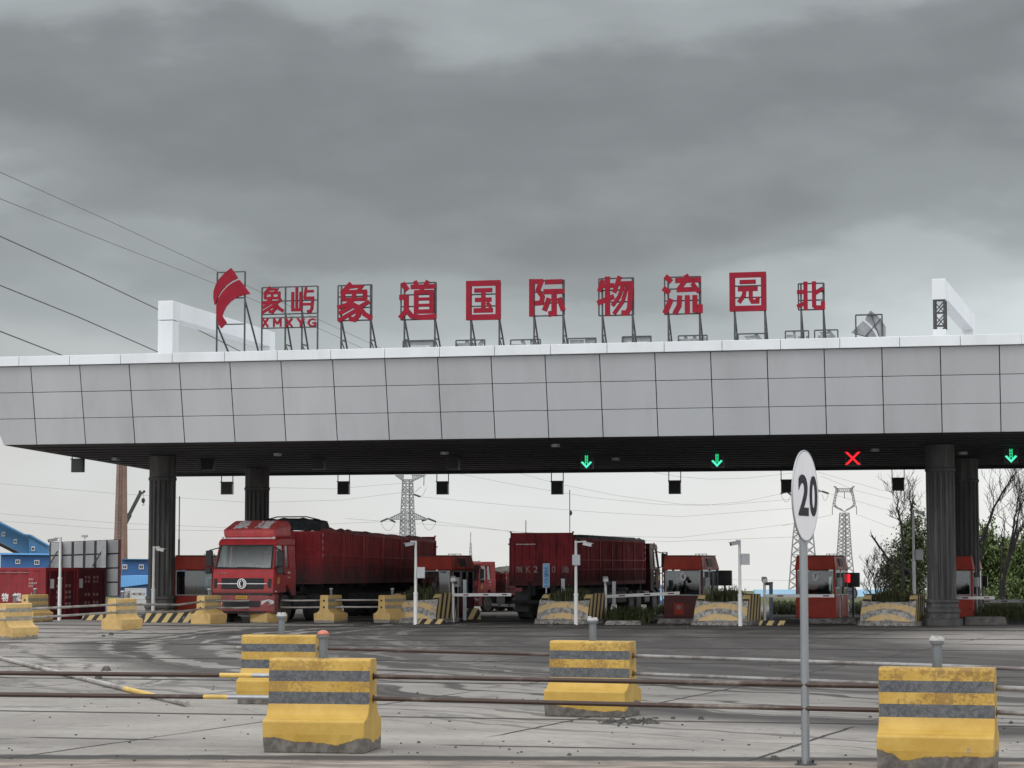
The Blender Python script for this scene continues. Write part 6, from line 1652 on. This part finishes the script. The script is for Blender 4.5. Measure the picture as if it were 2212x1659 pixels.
ladder(m, [(1806, 1055.5), (1842, 1055.5)], [(1807, 1062.5), (1841, 1062.5)], 8)
m.bar(P(1797, 1094, Y), P(1808, 1094.5, Y), .16); m.bar(P(1838, 1094.5, Y), P(1851, 1094, Y), .16)
m.build('ring_head', PYLON, o)
for a, b in (((1798, 1094.5), (1798, 1112)), ((1850, 1094.5), (1850.5, 1111)), ((1824, 1063), (1824.5, 1077))): insul(o, a, b, Y, .16)

# ------------------------------------------------------------------ overhead wires
WIRE = simple('power_line_wire', (.20, .20, .21), .6, .3)
def wire(pts, r, label, grp):
    """pts: (px, py, depth)"""
    q = [P(*p) for p in pts]; out = []
    for a, b in zip(q, q[1:]):
        for k in range(6): out.append(a.lerp(b, k / 6))
    out.append(q[-1]); m = MB(); m.path(out, r, 5)
    mesh_thing(m, 'power_line', WIRE, label, 'overhead wire', grp)
gW = 'overhead wires at upper left'
wire([(-40, 354, 170), (220, 470, 220), (465, 584, 280), (640, 668, 330), (840, 760, 400)], .034, 'topmost thin wire at upper left, passing behind the red emblem', gW)
wire([(-40, 413, 170), (220, 517, 220), (460, 611, 280), (620, 678, 330), (800, 760, 400)], .034, 'second thin wire from the top at upper left', gW)
wire([(-40, 492, 150), (170, 587, 180), (345, 670, 210), (580, 790, 260)], .055, 'dark wire ending at the roof portal frame beam', gW)
wire([(-40, 600, 150), (170, 685, 180), (345, 762, 210), (520, 850, 260)], .055, 'dark wire meeting the roof at the portal frame foot', gW)
wire([(-40, 700, 150), (145, 772, 180), (330, 850, 210)], .055, 'lowest dark wire at the left picture edge', gW)
gW2 = 'overhead wires seen under the canopy'
lowset = [([(-20, 1043), (250, 1066), (545, 1086), (740, 1080), (867, 1064)], 'slack wire under the canopy crossing the chimney'), ([(-20, 1108), (250, 1130), (520, 1141), (822, 1127)], 'wire running to the left arm of the wide armed pylon'),
          ([(-20, 1124), (250, 1143), (500, 1147), (862, 1152)], 'lowest wire crossing the chimney at left'), ([(530, 1052), (720, 1056), (868, 1044)], 'short wire left of the wide armed pylon'),
          ([(908, 1073), (1106, 1092), (1300, 1107), (1470, 1116), (1726, 1097)], 'wire from the pylon body drooping to the right'), ([(942, 1127), (1102, 1148), (1280, 1158), (1470, 1161), (1714, 1131)], 'wire from the pylon right arm drooping to the right'),
          ([(935, 1012), (1106, 1046), (1280, 1075), (1430, 1090), (1520, 1092), (1610, 1083), (1686, 1067)], 'curving wire dropping from the soffit to the speed sign'), ([(1085, 1012), (1200, 1044), (1330, 1070), (1470, 1089), (1560, 1091), (1726, 1077)], 'second curving wire dropping from the soffit to the speed sign'),
          ([(1380, 1014), (1460, 1029), (1530, 1035), (1610, 1033), (1732, 1020)], 'shallow wire close under the soffit left of the speed sign'), ([(745, 1120), (1000, 1138), (1240, 1160), (1440, 1170), (1714, 1160)], 'faint low wire behind the red truck rear'),
          ([(1420, 1249), (1560, 1252), (1730, 1254)], 'faint wire just above the pale blue roof'),
          ([(1773, 1028), (1850, 1060), (2004, 1098), (2090, 1118)], 'upper wire slanting down right of the ring headed pylon'), ([(1790, 1066), (1851, 1082), (2004, 1128), (2090, 1155)], 'wire from the speed sign pylon slanting down right'),
          ([(1768, 1020), (1900, 1058), (2004, 1075), (2100, 1090)], 'faint upper wire left of the front right column'), ([(1850, 1111), (1940, 1145), (2060, 1190)], 'wire from the ring headed pylon slanting to the tree'),
          ([(1798, 1112), (1760, 1120), (1690, 1136)], 'short wire between the ring headed pylon and the speed sign')]
for pts, lb in lowset: wire([(a, b, 405) for a, b in pts], .022, lb, gW2)

# ------------------------------------------------------------------ trees and scrub
def grow(m, p, d, ln, r, depth, rng, up=.25, spread=.55):
    pts = [p]; q = p; dd = d
    n = 4
    for k in range(n):
        dd = (dd + Vector((rng.uniform(-.16, .16), rng.uniform(-.16, .16), rng.uniform(-.05, .14) * up * 2))).normalized(); q = q + dd * ln / n; pts.append(q)
    m.path(pts, r, 4 if r < .03 else 5, [r * (1 - .6 * k / n) for k in range(n + 1)])
    if depth > 0:
        for k in range(2, n + 1):
            for _ in range(rng.choice((1, 1, 2))):
                a = Vector((rng.uniform(-1, 1), rng.uniform(-1, 1), rng.uniform(.1, .9))).normalized(); nd = (dd * (1 - spread) + a * spread).normalized()
                grow(m, pts[k], nd, ln * rng.uniform(.45, .7), r * .36 * (1 - .1 * k / n) + .005, depth - 1, rng, up, spread)
def tree_trunk(m, pix, Y, r0, r1, rng, twigs=3, tw_len=1.4, start=.45):
    base = pix[0]; pts = [P(a, b, Y) for a, b in pix]; fine = []
    for a, b in zip(pts, pts[1:]):
        for k in range(4): fine.append(a.lerp(b, k / 4) + Vector((rng.uniform(-.03, .03), rng.uniform(-.03, .03), 0)))
    fine.append(pts[-1]); n = len(fine) - 1
    m.path(fine, r0, 7, [r0 + (r1 - r0) * k / n for k in range(n + 1)])
    for k in range(int(n * start), n + 1):
        d = (fine[min(k + 1, n)] - fine[max(0, k - 1)]).normalized()
        for _ in range(rng.choice((1, 2, 2))):
            a = Vector((rng.uniform(-1, 1), rng.uniform(-.6, .6), rng.uniform(-.1, .8))).normalized(); nd = (d * .5 + a * .5).normalized()
            grow(m, fine[k], nd, tw_len * rng.uniform(.6, 1.15), max(.014, (r0 + (r1 - r0) * k / n) * .4), twigs, rng)
def foliage(m, blobs, Y, n, rng, size=.11, droop=1.0, dep=1.6):
    """leaf sprays scattered through clumps given as pixel ellipses"""
    tot = sum(a * b for _, _, a, b in blobs)
    for cx_, cy_, rx, ry in blobs:
        nn = int(n * rx * ry / tot); c = P(cx_, cy_, Y); ax, az = rx / F * Y, ry / F * Y
        clumps = [(rng.gauss(0, .5), rng.gauss(0, .5), rng.gauss(0, .5)) for _ in range(max(6, int(nn / 38)))]
        for _ in range(nn):
            k = rng.choice(clumps); s_ = .20
            x = k[0] + rng.gauss(0, s_); y = k[1] + rng.gauss(0, s_); z = k[2] + rng.gauss(0, s_ * 1.1)
            p = c + Vector((x * ax, y * min(dep, ax) * 1.0, z * az)); L_ = size * rng.uniform(.8, 2.0); w_ = size * rng.uniform(.28, .5)
            a = rng.uniform(0, 2 * PI); d = Vector((math.cos(a) * .7, math.sin(a) * .7, -droop * rng.uniform(.1, 1.1))).normalized(); sd_ = Vector((-math.sin(a), math.cos(a), rng.uniform(-.5, .5))).normalized()
            m.face([p, p + d * L_ * .5 + sd_ * w_, p + d * L_, p + d * L_ * .5 - sd_ * w_])
def tree(name, label, Y, trunks, blobs, n, seed, leaf, r0=.12, r1=.03, twigs=2, tw=1.3, start=.45, size=.12, droop=1.0, grp='trees beyond the right columns'):
    rng = random.Random(seed); b0 = trunks[0][0]; q0 = P(b0[0], b0[1], Y)
    o = thing(name, label, 'tree', (q0.x, Y, gz(Y)), 0, grp); org = Vector((q0.x, Y, gz(Y)))
    for t in trunks:
        m = MB(); tree_trunk(m, t, Y, r0, r1, rng, twigs, tw, start); shift(m.build('trunk', BARK, o), org)
    if blobs:
        m = MB(); foliage(m, blobs, Y, n, rng, size, droop); shift(m.build('crown', leaf, o), org)
Y = 118
tree('bare_tree', 'bare twiggy tree with a forked stem, left of the tallest camera pole', 116, [[(1950, 1300), (1951, 1200), (1947, 1135), (1937, 1098), (1941, 1080)]], None, 0, 3, None, .10, .022, 2, .9, .55)
tree('bare_tree', 'thin bare tree rising behind the tallest camera pole', 119, [[(1974, 1310), (1976, 1200), (1971, 1110), (1972, 1060)], [(1975, 1180), (1967, 1090), (1963, 1040)]], None, 0, 8, None, .07, .015, 1, .7, .6)
tree('dead_tree', 'dead leaning branch reaching left above the bushes', 117, [[(1985, 1290), (1965, 1235), (1945, 1222), (1918, 1206), (1898, 1180), (1883, 1156)]], None, 0, 14, None, .10, .045, 0, .3, .9)
tree('leafy_tree', 'leafy dark tree between the last planter and the front right column', 122, [[(1958, 1320), (1958, 1240), (1968, 1150)], [(1985, 1320), (1990, 1230), (1975, 1140)]],
     [(1942, 1215, 34, 42), (1962, 1180, 28, 40), (1985, 1215, 32, 58), (1968, 1138, 18, 30), (1930, 1245, 30, 36), (1990, 1160, 20, 45), (1960, 1260, 40, 40), (1920, 1225, 14, 24)], 13000, 21, LEAF_B, .09, .03, 1, .9, .5, .135, .8)
tree('scrub_bush', 'sparse leafless bush between booth seven and the last planter', 112, [[(1893, 1310), (1890, 1270), (1884, 1235)], [(1899, 1310), (1902, 1260), (1906, 1215)], [(1888, 1310), (1880, 1270), (1876, 1245)], [(1903, 1310), (1912, 1270), (1918, 1240)]], None, 0, 33, None, .03, .010, 2, .7, .2)
tree('bare_tree', 'tall bare tree leaning right behind the rear right column', 119, [[(2100, 1290), (2112, 1180), (2135, 1130), (2151, 1088), (2178, 1045), (2188, 1028)], [(2108, 1260), (2130, 1150), (2150, 1090)]], None, 0, 41, None, .11, .018, 2, 1.2, .58)
tree('bare_tree', 'tall bare tree with dense twigs at the right picture edge', 116, [[(2160, 1320), (2172, 1240), (2185, 1190), (2200, 1110), (2212, 1075)], [(2186, 1190), (2200, 1150), (2215, 1130)], [(2160, 1300), (2176, 1210), (2192, 1120), (2200, 1070)]], None, 0, 43, None, .10, .016, 2, 1.15, .58)
tree('dead_tree', 'two thin dead stems among the right hand willows', 113, [[(2160, 1320), (2163, 1240), (2170, 1125)], [(2172, 1320), (2168, 1230), (2164, 1150)]], None, 0, 47, None, .06, .02, 0, .5, .8)
tree('willow_tree', 'green willow filling the gap right of the rear right column', 124, [[(2130, 1330), (2132, 1250), (2125, 1180)], [(2175, 1330), (2178, 1250), (2170, 1180)]],
     [(2130, 1180, 22, 45), (2150, 1215, 30, 45), (2128, 1240, 28, 50), (2175, 1200, 22, 42), (2158, 1260, 34, 40), (2185, 1250, 28, 45)], 14000, 51, LEAF_A, .1, .03, 1, 1.0, .5, .15, 1.3)
tree('willow_tree', 'darker green willow cut by the right picture edge', 121, [[(2215, 1330), (2213, 1250), (2205, 1180)]],
     [(2205, 1215, 24, 45), (2225, 1195, 30, 50), (2200, 1265, 30, 45), (2235, 1260, 40, 60), (2150, 1290, 40, 28)], 11000, 57, LEAF_A, .1, .03, 1, 1.0, .5, .15, 1.3)
# grass verges and scrub
def verge(px0, px1, Y0, Y1, n, h0, h1, seed, label):
    m = MB(); rng = random.Random(seed)
    for _ in range(n):
        Y = rng.uniform(Y0, Y1); x = P(rng.uniform(px0, px1), 1226, Y).x
        blades(m, x - .12, x + .12, Y - .12, Y + .12, gz(Y), 4, h0, h1, rng, .95, .013, False)
    tag(m.build('verge_grass', GRASS_M), label, 'grass', kind='stuff')
verge(2110, 2260, 84, 110, 900, .2, .6, 3, 'tall weeds on the verge at the right picture edge')
verge(1312, 1405, 81, 84, 300, .2, .62, 5, 'weeds growing beside the red truck side')
verge(2010, 2050, 78.2, 80, 160, .2, .5, 6, 'weeds at the foot of the front right column')
verge(1668, 1722, 95, 112, 260, .15, .5, 9, 'scrub between booths six and seven')
verge(1838, 1900, 95, 112, 200, .15, .5, 10, 'scrub right of booth seven')
verge(1415, 1442, 95, 110, 80, .12, .35, 12, 'scrub left of booth six')
# small rubble on the apron
m = MB(); rng = random.Random(77)
def stone(x, y, s):
    n = 6; a0 = rng.uniform(0, 6); l0 = [(x + s * rng.uniform(.7, 1.2) * math.cos(a0 + k), y + s * rng.uniform(.7, 1.2) * math.sin(a0 + k), .002) for k in range(n)]
    l1 = [(x + (px - x) * .6, y + (py - y) * .6, s * rng.uniform(.5, 1.0)) for px, py, _ in l0]; m.loft([l0, l1])
for px, py, s in ((1672, 1641, .05), (1680, 1640, .03), (330, 1510, .05), (228, 1449, .10), (213, 1467, .10), (1400, 1557, .05), (1455, 1553, .04), (1515, 1554, .05), (1230, 1632, .03), (905, 1605, .025), (2185, 1563, .035), (2170, 1575, .025), (1995, 1554, .03), (1880, 1550, .03), (280, 1605, .02), (1100, 1620, .02), (760, 1590, .02), (1560, 1600, .02), (240, 1372, .10), (224, 1375, .07)):
    q = Gd(px, py); stone(q.x, q.y, s)
for _ in range(170):
    q = Gd(rng.uniform(1290, 1420), rng.gauss(1560, 3)); stone(q.x, q.y, rng.uniform(.01, .035))
for _ in range(260):
    q = Gd(rng.uniform(0, 2212), rng.uniform(1345, 1655)); stone(q.x, q.y, rng.uniform(.008, .022))
for _ in range(200):
    q = Gd(rng.choice((886, 1214, 1557, 1921)) + rng.gauss(0, 60), rng.gauss(1350, 3)); stone(q.x, q.y, rng.uniform(.02, .06))
tag(m.build('rubble', simple('dark_rubble', (.06, .055, .05), .9, var=.6)), 'small dark stones and coal crumbs scattered over the apron', 'rubble', kind='stuff')
